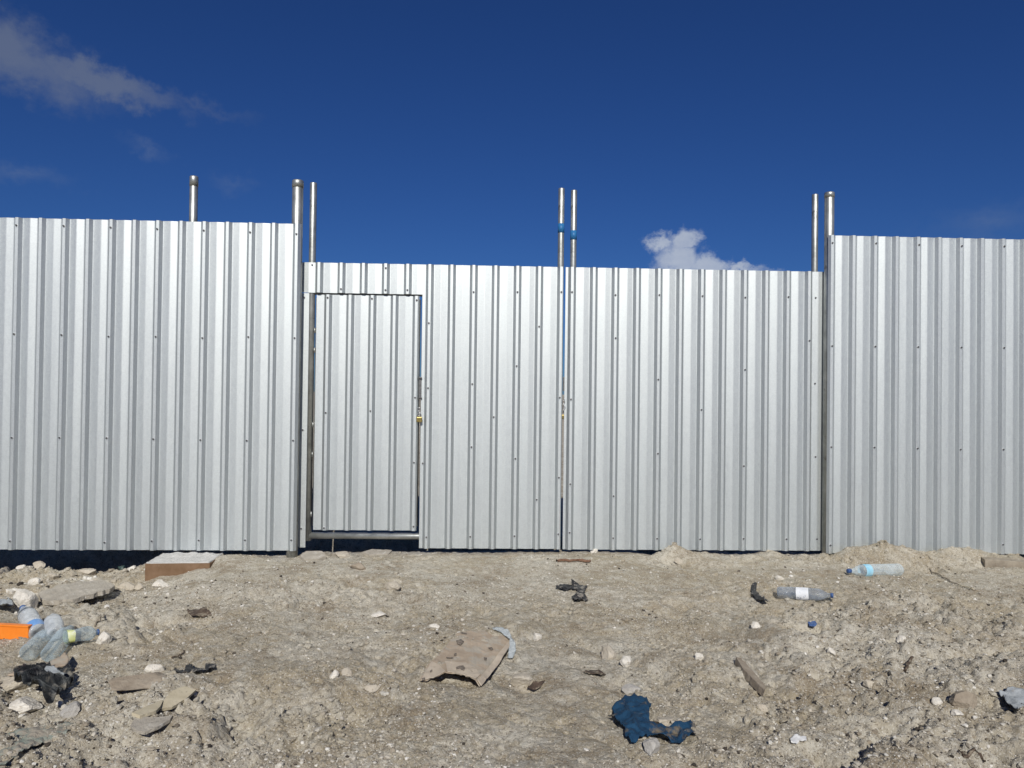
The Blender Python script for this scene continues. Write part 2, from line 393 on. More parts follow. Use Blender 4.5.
def add_screws(pix, plane, ribs, parent, uo, dy=0):
    for (px, py) in pix:
        u, z = pu(px, py, plane); u = float(u); z = float(z)
        c = min(ribs, key=lambda r: abs(r - u)); d = 0
        if abs(c - u) < .035: u = c + random.uniform(-.002, .002)
        else: d = RIB_D
        o = bpy.data.objects.new('screw', SCREW_ME); o.location = (u - uo, d + dy - .0006, z); o.rotation_euler = (0, random.uniform(0, 1), 0); o.scale = (1.05, 1.1, 1.05); link(o, parent)

def pole(name, u, z0, z1, r, d, parent, uo, cap=0, mat=PIPE):
    v, f = tube([(0, 0, 0), (0, 0, z1 - z0 - .004), (0, 0, z1 - z0)], [r, r, r * .93], 28)
    o = smooth_sides(mesh(name, v, f, mat, parent, loc=(u - uo, d, z0)))
    if cap:
        rc = r * 1.055
        v, f = tube([(0, 0, z1 - z0 - cap), (0, 0, z1 - z0 + .006), (0, 0, z1 - z0 + .012)], [rc, rc, rc * .86], 28)
        c = smooth_sides(mesh('cap', v, f, mat, o))
    return o

P = .17
def crest(plane, off=.012): return (plane[0], plane[1])

# ---- left fence
uL = -1.6271; L0 = uL - P * 29
ribsL = [uL - P * i for i in range(0, 30)]
uo = uL - 2.0
a = math.atan(FP[1]); ca, sa = math.cos(a), math.sin(a)
def plane_root(name, plane, uo):
    a = math.atan(plane[1]); return empty(name, (uo * math.cos(a), plane[0] + uo * math.sin(a), 0), a)
FB, FT = .05, .05 + 2.4459
fl = plane_root('metal_fence', FP, uo)
tag(fl, 'tall ribbed zinc sheet fence left of the gate, ending at a thick capped post', 'fence')
edges = [uL + .030] + [uL - P * k for k in range(5, 30, 5)]
for i, (b, a_) in enumerate(zip(edges, edges[1:])):
    sheet('metal_sheet', a_, b, FB, FT, ribsL, fl, uo, 100 + i)
rows = [[(16.5, 225.3), (63, 226), (110.5, 227.5), (157, 229), (204, 230.5), (251, 232.3), (296.8, 234)],
        [(15, 334), (61.6, 335), (109, 336.5), (155.5, 336.7), (203, 338), (250, 337), (295.5, 338)],
        [(13, 437.7), (60.2, 437.7), (107.5, 438), (154.5, 439), (201, 440), (248, 440.5), (293.5, 440.4)],
        [(11.7, 541), (58.4, 541.5), (105, 542.4), (151.5, 541), (198.6, 540.3), (245, 540), (290.5, 540)]]
for r_ in rows[0:4]: add_screws(r_, FP, ribsL, fl, uo)
def post_at(px, py, plane, r, d, parent, uo, cap=0, name='post', z0=-.35):
    pl = (plane[0] + d, plane[1]); u, z = pu(px, py, pl)
    return pole(name, float(u), z0, float(z), r, d, parent, uo, cap)
post_at(194.5, 178, FP, .030, .085, fl, uo, .065)
post_at(298.3, 182, FP, .0405, .064, fl, uo, .045)
for z in (.35, 1.20, 2.2):
    v, f = tube([(L0 - uo, .045, z), (uL - uo - .03, .045, z)], .019, 10); smooth_sides(mesh('rail', v, f, PIPE, fl))

# ---- right fence
uR = 2.4579; ribsR = [uR + P * i for i in range(0, 30)]
uo = uR + 2.0
fr = plane_root('metal_fence', FP, uo)
tag(fr, 'tall ribbed zinc sheet fence right of the gate behind two heaps of soil', 'fence')
edges = [uR - .026] + [uR + P * k for k in range(5, 30, 5)]
for i, (a_, b) in enumerate(zip(edges, edges[1:])):
    sheet('metal_sheet', a_, b, FB - .004, FT, ribsR, fr, uo, 200 + i)
rows = [[(832.9, 243), (875.7, 243.4), (918.5, 244.8), (961.5, 246), (1003.8, 246.3)],
        [(832.5, 346), (875, 346.5), (918, 347), (961.4, 347.5), (1004, 347.8)],
        [(831.5, 447), (874.5, 447.3), (917.5, 448.3), (960.7, 449.4), (1003, 449.5)], [(832.6, 545), (1003, 544.5)]]
for r_ in rows: add_screws(r_, FP, ribsR, fr, uo)
post_at(829.8, 194, FP, .036, .060, fr, uo, .03)
for z in (.35, 1.20, 2.2):
    v, f = tube([(uR - uo + .01, .045, z), (uR + P * 25 - uo, .045, z)], .019, 10); smooth_sides(mesh('rail', v, f, PIPE, fr))

# ---- gate leaves
GB = ZC - 1.2018 * GK; GT = GB + 2.1921 * GK; PG = P * GK
g1, g2 = -1.496 * GK, .4601 * GK
def gu(px, py): return float(pu(px, py, GP)[0])
def gz(px, py): return float(pu(px, py, GP)[1])
ribs1 = [g1 + PG * i for i in range(12)]; ribs2 = [g2 + PG * i for i in range(12)]
uo = (ribs1[0] + ribs1[-1]) / 2
gl = plane_root('gate_leaf', GP, uo)
tag(gl, 'left leaf of the lower metal gate, with the narrow door cut into it', 'gate leaf')
uA = gu(300.9, 270); uB = gu(563.6, 270)            # leaf edges
dL = gu(308.2, 320); dR = gu(421.9, 320)            # door opening
zTop = gz(365, 293.2)
v, f = sheet_geo(uA, dR, zTop, GT, ribs1, 301, 0, uo, 4)
v2, f2 = sheet_geo(dR, uB, GB, GT, ribs1, 302, len(v), uo, 14)
solid(mesh('metal_sheet', v + v2, f + f2, SHEET, gl), .0008, 1)
v, f = sheet_geo(uA, dL, GB, zTop - .004, [], 303, 0, uo, 8)
solid(mesh('side_strip', v, f, SHEET, gl), .0008, 1)
scr1 = [(311.6, 264.5), (385.8, 268), (385.8, 290), (408, 290), (340.4, 289), (425.4, 323), (424.2, 388), (474, 292), (472.9, 384), (517.5, 292), (516, 366),
        (538, 326.5), (560, 292), (559, 397.5), (422.5, 463.5), (426.6, 537), (471.9, 447), (470.5, 536.5), (494, 417), (515, 458.5), (514.6, 536), (536.7, 499.5), (558, 477.5), (557.7, 534),
        (303.6, 297), (302, 430), (300.5, 529)]
add_screws(scr1, GP, ribs1, gl, uo)
def gate_pipe(px, py, d, r, parent, uo, tape=None, zb=.10):
    pl = (GP[0] + d, GP[1]); u, z = pu(px, py, pl); u = float(u); z = float(z)
    p_ = pole('frame_pipe', u, zb, z, r, d, parent, uo)
    if tape:
        zt = float(pu(px, tape, pl)[1])
        v, f = tube([(0, 0, zt - zb - .036), (0, 0, zt - zb + .036)], r * 1.04, 28); smooth_sides(mesh('tape_band', v, f, TAPE, p_))
    return u
PD = .052
uP1 = gate_pipe(313.8, 183, PD, .0265, gl, uo)
uP2 = gate_pipe(561.8, 188.5, PD, .0245, gl, uo, 228.5)
zR = gz(360, 536.6) - .004
for z, a_, b in ((zR, uP1, uP2), (zTop + .012, uP1 + .02, uP2 - .02)):
    v, f = tube([(a_ - uo, PD, z), (b - uo, PD, z)], .0245, 24); smooth_sides(mesh('rail', v, f, PIPE, gl))
uM = gu(422.9, 400)
v, f = tube([(uM - uo, PD, zR), (uM - uo, PD, zTop + .05)], .022, 24); smooth_sides(mesh('frame_pipe', v, f, PIPE, gl))
# weld blobs on the hinge pipe
# the door in the leaf
uD0 = gu(315.6, 320); uD1 = gu(418.9, 320)
zD0 = gz(365, 530.8); zD1 = gz(365, 294.9)
ribsD = [gu(327.6, 300) + (gu(416.4, 300) - gu(327.6, 300)) / 4 * i for i in range(5)]
v, f = sheet_geo(uD0, uD1, zD0, zD1, ribsD, 305, 0, uo, 12)
door = mesh('door', v, f, SHEET, gl); door.location = (0, .006, 0); solid(door, .0008, 1)
dsc = [(327.9, 297.5), (372, 298.5), (416.5, 300), (415.3, 397.5), (325.6, 412.7), (370.3, 411), (413.7, 462.5), (412.5, 526.5), (323.8, 528)]
add_screws(dsc, GP, ribsD, door, uo)
v, f = tube([(uD0 + .004 - uo, .042, zD0 + .03), (uD0 + .004 - uo, .042, zD1 - .03), (uD1 - .006 - uo, .042, zD1 - .03), (uD1 - .006 - uo, .042, zD0 + .03)], .016, 12)
smooth_sides(mesh('door_frame', v, f, PIPE, door))
for py in (330, 350, 425, 455, 515):       # hinge barrels along the pipe
    z = gz(314.6, py)
    v, f = tube([(gu(313.9 + (320 - py) * .02, py) - uo, .030, z - .02), (gu(313.9 + (320 - py) * .02, py) - uo, .030, z + .02)], .006, 10); smooth_sides(mesh('hinge', v, f, PIPE, door))
bm = box_bm(.020, .012, .17, .002); bmobj('latch', bm, DULL, gl, loc=(gu(420.0, 388) - uo, .022, gz(420, 388)))
for py in (378, 398):
    bm = box_bm(.030, .010, .008, .001); bmobj('latch_staple', bm, SCREW, gl, loc=(gu(420.0, py) - uo, .008, gz(420, py)))

uo = (ribs2[0] + ribs2[-1]) / 2
gr = plane_root('gate_leaf', GP, uo)
tag(gr, 'right leaf of the lower metal gate, plain ribbed sheet without a door', 'gate leaf')
uC = gu(566.1, 270); uE = gu(825.2, 300)
sheet('metal_sheet', uC, uE, GB - .003, GT, ribs2, gr, uo, 401)
scr2 = [(614.8, 295), (614.6, 338), (659.5, 295), (657.8, 379.5), (702, 296), (700.3, 409.7), (745, 297.5), (743.4, 369.7), (787.4, 297), (808.6, 340.7), (816.7, 297.5), (816, 383.5),
        (572, 292), (572.3, 399.3), (570.5, 484), (571, 532.5), (657.3, 453.5), (613.6, 496), (744, 466), (614, 538), (657.8, 538.5), (701.4, 539), (745, 538.5), (788, 539), (816.5, 457), (818, 539.5)]
add_screws(scr2, GP, ribs2, gr, uo)
uQ1 = gate_pipe(574.3, 190.5, PD, .0245, gr, uo, 235.5)
uQ2 = gate_pipe(815.3, 194.5, PD, .0245, gr, uo)
for z in (zR, zTop + .05):
    v, f = tube([(uQ1 - uo + .02, PD, z), (uQ2 - uo - .02, PD, z)], .0245, 24); smooth_sides(mesh('rail', v, f, PIPE, gr))
bm = box_bm(.026, .012, .11, .002); bmobj('latch', bm, DULL, gr, loc=(gu(565.0, 384) - uo, .034, gz(565, 384)))

# chains and padlocks
def torus(bm, c, R_, r_, ax, nu=14, nv=7, st=1.0):
    """a chain link: a stretched torus; ax 0 faces x, 1 faces y"""
    vs = []
    for i in range(nu):
        a_ = 2 * math.pi * i / nu
        for j in range(nv):
            b_ = 2 * math.pi * j / nv; q = R_ + r_ * math.cos(b_)
            x_ = q * math.cos(a_); z_ = q * math.sin(a_) * st; y_ = r_ * math.sin(b_)
            vs.append(bm.verts.new((c[0] + (x_ if ax else y_), c[1] + (y_ if ax else x_), c[2] + z_)))
    for i in range(nu):
        for j in range(nv):
            bm.faces.new((vs[i * nv + j], vs[((i + 1) % nu) * nv + j], vs[((i + 1) % nu) * nv + (j + 1) % nv], vs[i * nv + (j + 1) % nv]))
def padlock(px, py, d, label, w=.044):
    u = gu(px, py); z = gz(px, py); a_ = math.atan(GP[1])
    r_ = empty('padlock', (u * math.cos(a_) - d * math.sin(a_), GP[0] + u * math.sin(a_) + d * math.cos(a_), z - w * .45), a_)
    tag(r_, label, 'padlock', 'padlocks on the gate')
    bm = box_bm(w, .018, w * .9, .005); bmesh.ops.translate(bm, verts=bm.verts, vec=(0, 0, w * .45)); bmobj('body', bm, BRASS, r_)
    pts = [(-w * .28, 0, w * .85)] + [(-w * .28 * math.cos(t), 0, w * 1.25 + w * .28 * math.sin(t)) for t in np.linspace(0, math.pi, 9)] + [(w * .28, 0, w * .85)]
    v, f = tube(pts, .0042, 8); smooth_sides(mesh('shackle', v, f, STEEL, r_))
    bm = bmesh.new(); bmesh.ops.create_cone(bm, segments=12, radius1=.006, radius2=.006, depth=.003, cap_ends=True, matrix=Matrix.Translation((0, 0, -.001))); bmobj('keyhole_plug', bm, SCREW, r_)
    return r_, u
def chain(px, y0, y1, d, label, n=5):
    u = gu(px, (y0 + y1) / 2); a_ = math.atan(GP[1]); za, zb = gz(px, y1), gz(px, y0)
    bm = bmesh.new(); st = (zb - za) / n
    for i in range(n): torus(bm, (.003 * math.sin(i * 2), 0, st * (i + .5)), .0095, .0032, i % 2, st=st * .62 / .0095)
    o = bmobj('chain', bm, STEEL, None, True, loc=(u * math.cos(a_) - d * math.sin(a_), GP[0] + u * math.sin(a_) + d * math.cos(a_), za)); o.rotation_euler = (0, 0, a_)
    tag(o, label, 'chain', 'chains on the gate')
chain(418.9, 408, 417, -.004, 'short steel chain above the brass padlock beside the narrow door', 4)
padlock(419.4, 419.5, -.012, 'brass padlock at the right edge of the narrow door')
chain(563.9, 398, 412, .020, 'short steel chain in the slit between the two gate leaves', 5)
padlock(563.7, 417, .05, 'padlock half hidden in the slit between the two gate leaves', .036)

# ------------------------------------------------------------------ ground: one sheet to the horizon
def axis(lo, hi, step0, step1, ends):
    a_ = [lo]
    while a_[-1] < hi: a_.append(a_[-1] + step0 + (step1 - step0) * (a_[-1] - lo) / (hi - lo))
    up = []; s = step1; p_ = a_[-1]
    while p_ < ends[1]: s *= 1.16; p_ += s; up.append(p_)
    dn = []; s = step0; p_ = lo
    while p_ > ends[0]: s *= 1.16; p_ -= s; dn.append(p_)
    return np.array(dn[::-1] + a_ + up)
gx = axis(-4.1, 4.3, .0085, .0085, (-1500, 1500)); gy = axis(2.2, 6.75, .0055, .0095, (-1500, 1500))
X, Y = np.meshgrid(gx, gy); Z = ground_h(X, Y)
nx, ny = len(gx), len(gy)
me = bpy.data.meshes.new('ground')
co = np.stack([X, Y, Z], -1).reshape(-1, 3).astype(np.float32)
ii = np.arange(nx * ny).reshape(ny, nx)
q = np.stack([ii[:-1, :-1], ii[:-1, 1:], ii[1:, 1:], ii[1:, :-1]], -1).reshape(-1, 4).astype(np.int32)
def fast_mesh(me, co, q, k):
    me.vertices.add(len(co)); me.vertices.foreach_set('co', co.ravel())
    me.loops.add(q.size); me.loops.foreach_set('vertex_index', q.ravel())
    me.polygons.add(len(q)); me.polygons.foreach_set('loop_start', np.arange(0, q.size, k, dtype=np.int32))
    me.polygons.foreach_set('use_smooth', np.ones(len(q), bool)); me.update(); me.validate()
fast_mesh(me, co, q, 4); me.materials.append(GROUND)
go = link(bpy.data.objects.new('ground', me)); go['kind'] = 'structure'

# ------------------------------------------------------------------ gravel and clods
def pebble_variant(seed, lv):
    bm = bmesh.new(); bmesh.ops.create_icosphere(bm, subdivisions=lv, radius=1)
    rs = random.Random(seed); off = Vector((rs.uniform(0, 99), rs.uniform(0, 99), rs.uniform(0, 99)))
    pl = [(Vector((rs.gauss(0, 1), rs.gauss(0, 1), rs.gauss(0, 1))).normalized(), rs.uniform(.55, .85)) for _ in range(5)]
    for v in bm.verts:
        p_ = v.co * (1 + .5 * mnoise.noise(v.co * 1.1 + off))
        for nrm, dd in pl:
            e = p_.dot(nrm) - dd
            if e > 0: p_ -= nrm * e * .85
        v.co = p_
    vs = np.array([v.co[:] for v in bm.verts]); fs = np.array([[v.index for v in f.verts] for f in bm.faces]); bm.free(); return vs, fs
def scatter(name, n, smin, smax, alpha, seed, mat, dens, sink, lv=1, kind='stuff', flatten=(.45, .9)):
    rs = np.random.default_rng(seed)
    # spread evenly over what is near: more tries than needed, thinned by a density field
    T_ = n * (60 if n < 1000 else 4)
    y = 2.2 + (5.75 - 2.2) * rs.random(T_) ** 1.15; hw = .76 * y + .25; x = (rs.random(T_) * 2 - 1) * hw
    keep = rs.random(T_) < dens(x, y); x, y = x[keep][:n], y[keep][:n]; k = len(x)
    s = smin * (1 - rs.random(k) * (1 - (smin / smax) ** alpha)) ** (-1 / alpha) * .5
    ang = rs.random(k) * 6.283; tilt = (rs.random(k) - .5) * .9
    sx = s * (.75 + .5 * rs.random(k)); sy = s * (.75 + .5 * rs.random(k)); sz = s * (flatten[0] + (flatten[1] - flatten[0]) * rs.random(k))
    z = ground_h(x, y) + sz * sink
    var = [pebble_variant(seed * 50 + i, lv) for i in range(14)]; which = rs.integers(0, 14, k)
    V = []; F = []; base = 0
    for w, (vs, fs) in enumerate(var):
        id_ = np.where(which == w)[0]
        if not len(id_): continue
        p_ = vs[None] * np.stack([sx[id_], sy[id_], sz[id_]], -1)[:, None]
        c, s_ = np.cos(tilt[id_])[:, None], np.sin(tilt[id_])[:, None]
        x1, z1 = p_[..., 0] * c - p_[..., 2] * s_, p_[..., 0] * s_ + p_[..., 2] * c
        c, s_ = np.cos(ang[id_])[:, None], np.sin(ang[id_])[:, None]
        x2, y2 = x1 * c - p_[..., 1] * s_, x1 * s_ + p_[..., 1] * c
        p_ = np.stack([x2 + x[id_][:, None], y2 + y[id_][:, None], z1 + z[id_][:, None]], -1)
        V.append(p_.reshape(-1, 3)); F.append((fs[None] + (np.arange(len(id_)) * len(vs))[:, None, None] + base).reshape(-1, 3)); base += len(id_) * len(vs)
    me = bpy.data.meshes.new(name); fast_mesh(me, np.concatenate(V).astype(np.float32), np.concatenate(F).astype(np.int32), 3)
    me.polygons.foreach_set('use_smooth', np.zeros(len(me.polygons), bool)); me.materials.append(mat)
    o = link(bpy.data.objects.new(name, me)); o['kind'] = kind; return o
def dens_g(x, y):
    lo = (1 - sstep(-2.75, -1.95, x + .55 * (y - 5.2)))
    return np.clip((.28 + 2.2 * fbm(x, y, 1.7, 3, 80) + .9 * fbm(x, y, 7, 2, 84)) * (1 - .72 * sstep(4.0, 5.1, y) * (1 - lo)) + .12 + .5 * lo * sstep(4, 5, y), .03, 1)
def dens_c(x, y):
    m_ = sum(np.exp(-((x - cx_) / .34) ** 2 - ((y - 5.55) / .2) ** 2) for cx_ in (1.3, 2.8, 3.42))
    return np.clip((.30 + 2.2 * fbm(x, y, 2.1, 3, 90)) * (1 - .8 * sstep(4.1, 5.1, y)) + .04 + .8 * m_, .02, 1)
g_ = scatter('gravel', 70000, .004, .030, 2.25, 3, PEBBLE, dens_g, .15)
g_['label'] = 'loose pale gravel strewn over the sandy ground'; g_['category'] = 'gravel'
def dens_r(x, y):
    lo = (1 - sstep(-2.9, -2.3, x + .55 * (y - 5.2)))
    return np.clip(lo * sstep(3.9, 4.7, y) * (.55 + .6 * np.exp(-((x + 3.3) / .4) ** 2)), 0, 1)
r_ = scatter('rubble', 260, .022, .06, 1.6, 9, PEBBLE, dens_r, .2, 2)
r_['label'] = 'broken stones heaped in the corner under the left fence'; r_['category'] = 'rubble'
c_ = scatter('soil_clods', 9000, .010, .045, 1.7, 5, GROUND, dens_c, -.05, 2)
c_['label'] = 'crumbly clods of sandy soil lying on the ground'; c_['category'] = 'soil'

# ------------------------------------------------------------------ rocks
def rock_mesh(name, seed, sx, sy, sz, cuts=7, lv=4, rough=.35, mat=ROCKW):
    bm = bmesh.new(); bmesh.ops.create_icosphere(bm, subdivisions=lv, radius=1)
    rs = random.Random(seed); off = Vector((rs.uniform(0, 99), rs.uniform(0, 99), rs.uniform(0, 99)))
    pl = [(Vector((rs.gauss(0, 1), rs.gauss(0, 1), rs.gauss(0, .8))).normalized(), rs.uniform(.5, .85)) for _ in range(cuts + 5)]
    for v in bm.verts:
        p_ = v.co * (1 + rough * mnoise.noise(v.co * .9 + off))
        for nrm, dd in pl:
            e = p_.dot(nrm) - dd
            if e > 0: p_ -= nrm * e * .97
        p_ *= 1 + .06 * mnoise.noise(p_ * 3.2 + off) + .045 * mnoise.noise(p_ * 7 + off) + .03 * mnoise.noise(p_ * 15 + off)
        v.co = p_
    mx = [max(abs(v.co[i]) for v in bm.verts) for i in range(3)]
    for v in bm.verts: v.co = Vector((v.co.x / mx[0] * sx, v.co.y / mx[1] * sy, v.co.z / mx[2] * sz))
    return bmobj(name, bm, mat, None, False)
def rock(px, py, w, h, mat, label, name='rock', sink=.3, cat='rock', cuts=7, group='loose stones on the ground'):
    """px, py the middle in the photo, w, h the size in pixels there"""
    b = gp(px, py + h * .38); dist = float(np.hypot(b[1], 0)) / FPX
    sx = w * dist / 2; sz = h * dist * .56; sy = min(sx, max(sz * 1.1, sx * .7))
    o = rock_mesh(name, int(px * 7 + py), sx, sy, sz, cuts, 4 if w > 14 else 3, mat=mat)
    o.location = (b[0], b[1] + sy * .6, ground_h(b[0], b[1] + sy * .6) + sz * (1 - 2 * sink)); o.rotation_euler = (0, 0, 0)
    return tag(o, label, cat, group)
for args in [
    (22, 600, 27, 21, ROCKW, 'large pale craggy rock left of the flat concrete slab'),
    (18, 706, 33, 20, ROCKW, 'large pale rock below the black bag at the left edge'),
    (100, 643, 15, 14, ROCKW, 'round pale stone right of the crushed bottle with yellow label'),
    (67, 713, 20, 15, ROCKG, 'grey angular stone right of the large pale rock below the bag'),
    (151, 671, 20, 11, ROCKW, 'white stone touching the thin black scrap on the left'),
    (130, 569, 14, 10, ROCKW, 'white rock under the fence just left of the wooden box'),
    (158, 585, 20, 10, ROCKW, 'pale chunk against the front of the wooden box'),
    (124, 587, 18, 9, ROCKT, 'broad pale chunk left of the wooden box, nearest the slab'),
    (138, 588, 11, 8, ROCKT, 'small pale chunk between two bigger chunks before the wooden box'),
    (34, 582, 14, 8, ROCKW, 'small cream stone above the big craggy rock at left'),
    (51, 577, 12, 8, ROCKT, 'small tan stone right of the cream stone above the slab'),
    (20, 567, 9, 8, ROCKW, 'little grey white stone under the fence near the left edge'),
    (54, 561, 9, 6, ROCKW, 'pale stone on top of the rubble heap under the left fence'),
    (37, 566, 14, 8, ROCKT, 'tan stone lying on the slope of the rubble heap'),
    (85, 570, 20, 10, ROCKT, 'flat tan stone right of the rubble heap under the left fence'),
    (8, 592, 10, 6, ROCKW, 'small white stone left of the big craggy rock'),
    (608, 652, 19, 17, ROCKT, 'pale round rock left of the whiter stone, mid ground'),
    (627, 663, 14, 11, ROCKW, 'white stone just right of the pale round rock, mid ground'),
    (700, 657, 10, 9, ROCKW, 'white chip with dark shadow alone right of the two mid ground stones'),
    (538, 637, 10, 9, ROCKW, 'round white pebble right of the cardboard'),
    (632, 689, 20, 10, ROCKG, 'flat grey stone just above the blue fabric'),
    (653, 747, 18, 17, ROCKG, 'grey stone tucked under the lower edge of the blue fabric'),
    (665, 724, 22, 9, ROCKT, 'pale angular chunk lying above the arm of the blue fabric'),
    (679, 561, 12, 7, ROCKT, 'tan stone in front of the low soil heap at the gate'),
    (333, 675, 10, 10, ROCKW, 'left one of a pair of round white pebbles, left of the cardboard'),
    (346, 674, 11, 11, ROCKT, 'right one of a pair of round pale pebbles, left of the cardboard'),
    (372, 690, 16, 8, ROCKT, 'flat pale stone below the pair of round pebbles'),
    (377, 615, 18, 6, ROCKW, 'long flat white stone in front of the narrow door'),
    (357, 567, 17, 8, ROCKB, 'flat dark stone in front of the narrow door'),
    (391, 588, 18, 9, ROCKT, 'pale low stone between dark flat stone and cardboard'),
    (341, 555, 16, 7, ROCKT, 'pale rubble lump lying under the narrow door'),
    (435, 627, 12, 7, ROCKW, 'white flake just behind the cardboard'),
    (968, 701, 28, 17, ROCKB, 'largest brown stone near the right edge'),
    (940, 703, 14, 7, ROCKW, 'white chip left of the largest brown stone near the right edge'),
    (958, 716, 13, 6, ROCKW, 'white chip in front of the largest brown stone near the right edge'),
    (902, 641, 10, 8, ROCKW, 'small white stone alone below the bottle with blue label'),
    (833, 653, 9, 8, ROCKW, 'small white stone alone below the hollow on the right'),
    (869, 684, 12, 9, ROCKT, 'pale lump in the churned soil on the right'),
    (780, 578, 10, 5, ROCKW, 'flat cream stone above the dull bottle'),
    (894, 545, 10, 8, ROCKW, 'white chip on the higher soil heap at the right fence'),
    (927, 545, 10, 8, ROCKB, 'brown lump on the lower soil heap at the right fence'),
    (594, 551, 8, 5, ROCKW, 'white pebble at the foot of the right gate leaf'),
    (522, 681, 26, 14, ROCKT, 'large pale half buried lump right of the cardboard'),
    (762, 708, 16, 9, ROCKT, 'tan stone half buried right of the blue fabric'),
    (756, 625, 11, 7, ROCKW, 'white stone left of the hollow on the right'),
]: rock(*args)
rock(133, 686, 62, 18, ROCKB, 'long low brown stone half buried above the pale wood shards', cuts=4, sink=.42)
rock(9, 686, 24, 22, ROCKT, 'smooth tan boulder cut by the left edge, beside the black bag', cuts=4, sink=.35)
rock(121, 567, 8, 9, DKGREEN, 'dark green glassy lump left of the white rock by the wooden box', name='glass_lump', cat='glass lump', group=None)

# ------------------------------------------------------------------ flat and crumpled litter
def inside_cuts(pts, step):
    bm = bmesh.new(); vs = [bm.verts.new((x, y, 0)) for x, y in pts]; bm.faces.new(vs)
    xs = [p_[0] for p_ in pts]; ys = [p_[1] for p_ in pts]
    for ax, lo, hi in ((0, min(xs), max(xs)), (1, min(ys), max(ys))):
        st = step if ax == 0 else step * .6
        c = lo + st
        while c < hi:
            no = (1, 0, 0) if ax == 0 else (0, 1, 0)
            bmesh.ops.bisect_plane(bm, geom=bm.verts[:] + bm.edges[:] + bm.faces[:], plane_co=(c if ax == 0 else 0, c if ax else 0, 0), plane_no=no, dist=1e-4)
            c += st
    bmesh.ops.triangulate(bm, faces=bm.faces[:]); return bm
def roughen(pts, amp, step, seed):
    """adds points along a outline so that it looks torn"""
    rs = random.Random(seed); out = []
    for (x0, y0), (x1, y1) in zip(pts, pts[1:] + pts[:1]):
        L = math.hypot(x1 - x0, y1 - y0); n = max(1, int(L / step)); out.append((x0, y0))
        for i in range(1, n):
            t = i / n; out.append((x0 + (x1 - x0) * t + rs.uniform(-amp, amp), y0 + (y1 - y0) * t + rs.uniform(-amp, amp) * .6))
    return out
LAST = {}
def lay(name, pts, mat, th=.003, lift=None, crump=0, cf=14, up=.006, parent=None, step=4, seed=1, torn=0, smooth=True, origin=None, plane=None, press=62):
    """a thin real sheet lying over the ground inside an outline"""
    if torn: pts = roughen(pts, torn, 4 * max(torn, .7), seed)
    bm = inside_cuts(pts, step)
    px = np.array([v.co.x for v in bm.verts]); py = np.array([v.co.y for v in bm.verts])
    g0 = gp(px, py) if plane is None else None
    if plane is None:
        gx_, gy_ = np.meshgrid(np.linspace(g0[:, 0].min(), g0[:, 0].max(), 24), np.linspace(g0[:, 1].min(), g0[:, 1].max(), 24))
        gz_ = ground_h(gx_, gy_); A_ = np.stack([gx_.ravel(), gy_.ravel(), np.ones(gx_.size)], -1)
        pl, *_ = np.linalg.lstsq(A_, gz_.ravel(), rcond=None)
        pl[:2] = np.clip(pl[:2], -.22, .22); pl[2] = gz_.mean() - pl[0] * gx_.mean() - pl[1] * gy_.mean()
        pl[2] += np.percentile(gz_.ravel() - A_ @ pl, press)
    else: pl = plane
    LAST['plane'] = pl
    d = ray(px, py); lf_ = np.array([lift(a_, b_) for a_, b_ in zip(px, py)]) if lift else 0.
    off = up + th + lf_
    k = (pl[2] + off - ZC) / (d[:, 2] - pl[0] * d[:, 0] - pl[1] * d[:, 1])
    g = np.stack([d[:, 0] * k, d[:, 1] * k, ZC + d[:, 2] * k], -1)
    z = g[:, 2].copy()
    if crump:
        n1 = fbm(g[:, 0], g[:, 1], cf, 2, seed + 100); n2 = fbm(g[:, 0], g[:, 1], cf * .45, 1, seed + 120)
        z = z + crump * ((1 - np.clip(np.abs(n1) * 3.2, 0, 1)) * .55 + .9 * (n2 + .2)) + crump * .12 * fbm(g[:, 0], g[:, 1], cf * 4, 1, seed + 130)
    o_ = origin if origin is not None else Vector((float(g[:, 0].mean()), float(g[:, 1].mean()), float(g[:, 2].min())))
    for v, p_, zz in zip(bm.verts, g, z): v.co = Vector((p_[0], p_[1], zz)) - o_
    ob = bmobj(name, bm, mat, parent, smooth, None if parent else o_)
    if sum(p_.normal.z * p_.area for p_ in ob.data.polygons) < 0: ob.data.flip_normals()
    solid(ob, th, -1); return ob, o_
def zc(pts, s, ox, oy): return [(x / s + ox, y / s + oy) for x, y in pts]

# cardboard
def cl(x, y):
    t = (x - 422) / 88; f_ = max(0, min(1, (y - 632) / 46))
    return .030 * f_ * max(0, 1 - ((x - 458) / 34) ** 2) + .010 * f_ + .004 * math.sin(x * .35 + y * .2)
card_o = zc([(80, 600), (120, 520), (185, 437), (290, 330), (400, 205), (520, 185), (690, 165), (800, 200), (860, 265), (835, 320), (770, 420), (690, 530), (595, 657), (555, 600), (460, 553), (380, 545), (295, 530), (200, 580), (150, 605)], 8.53, 410, 610)
card, co_ = lay('cardboard', card_o, CARD, .004, cl, up=.006, torn=.5, seed=3, smooth=False, step=3, crump=.007, cf=12)
card_pl = LAST['plane']
tag(card, 'flattened brown cardboard with dark printed marks lying mid ground', 'cardboard')
mk = [[(385, 260), (440, 245), (470, 270), (430, 310), (395, 295)], [(415, 475), (460, 470), (480, 500), (470, 535), (440, 525), (425, 510), (385, 515), (380, 490)],
      [(660, 320), (700, 315), (715, 345), (690, 355)], [(625, 400), (660, 405), (655, 435), (630, 430)],
      [(95, 585), (130, 575), (135, 600), (100, 603)], [(165, 520), (190, 500), (195, 525), (170, 545)],       [(370, 370), (400, 365), (400, 385), (372, 392)], [(300, 398), (380, 405), (370, 415), (305, 408)], [(430, 195), (495, 212), (485, 218), (430, 205)]]
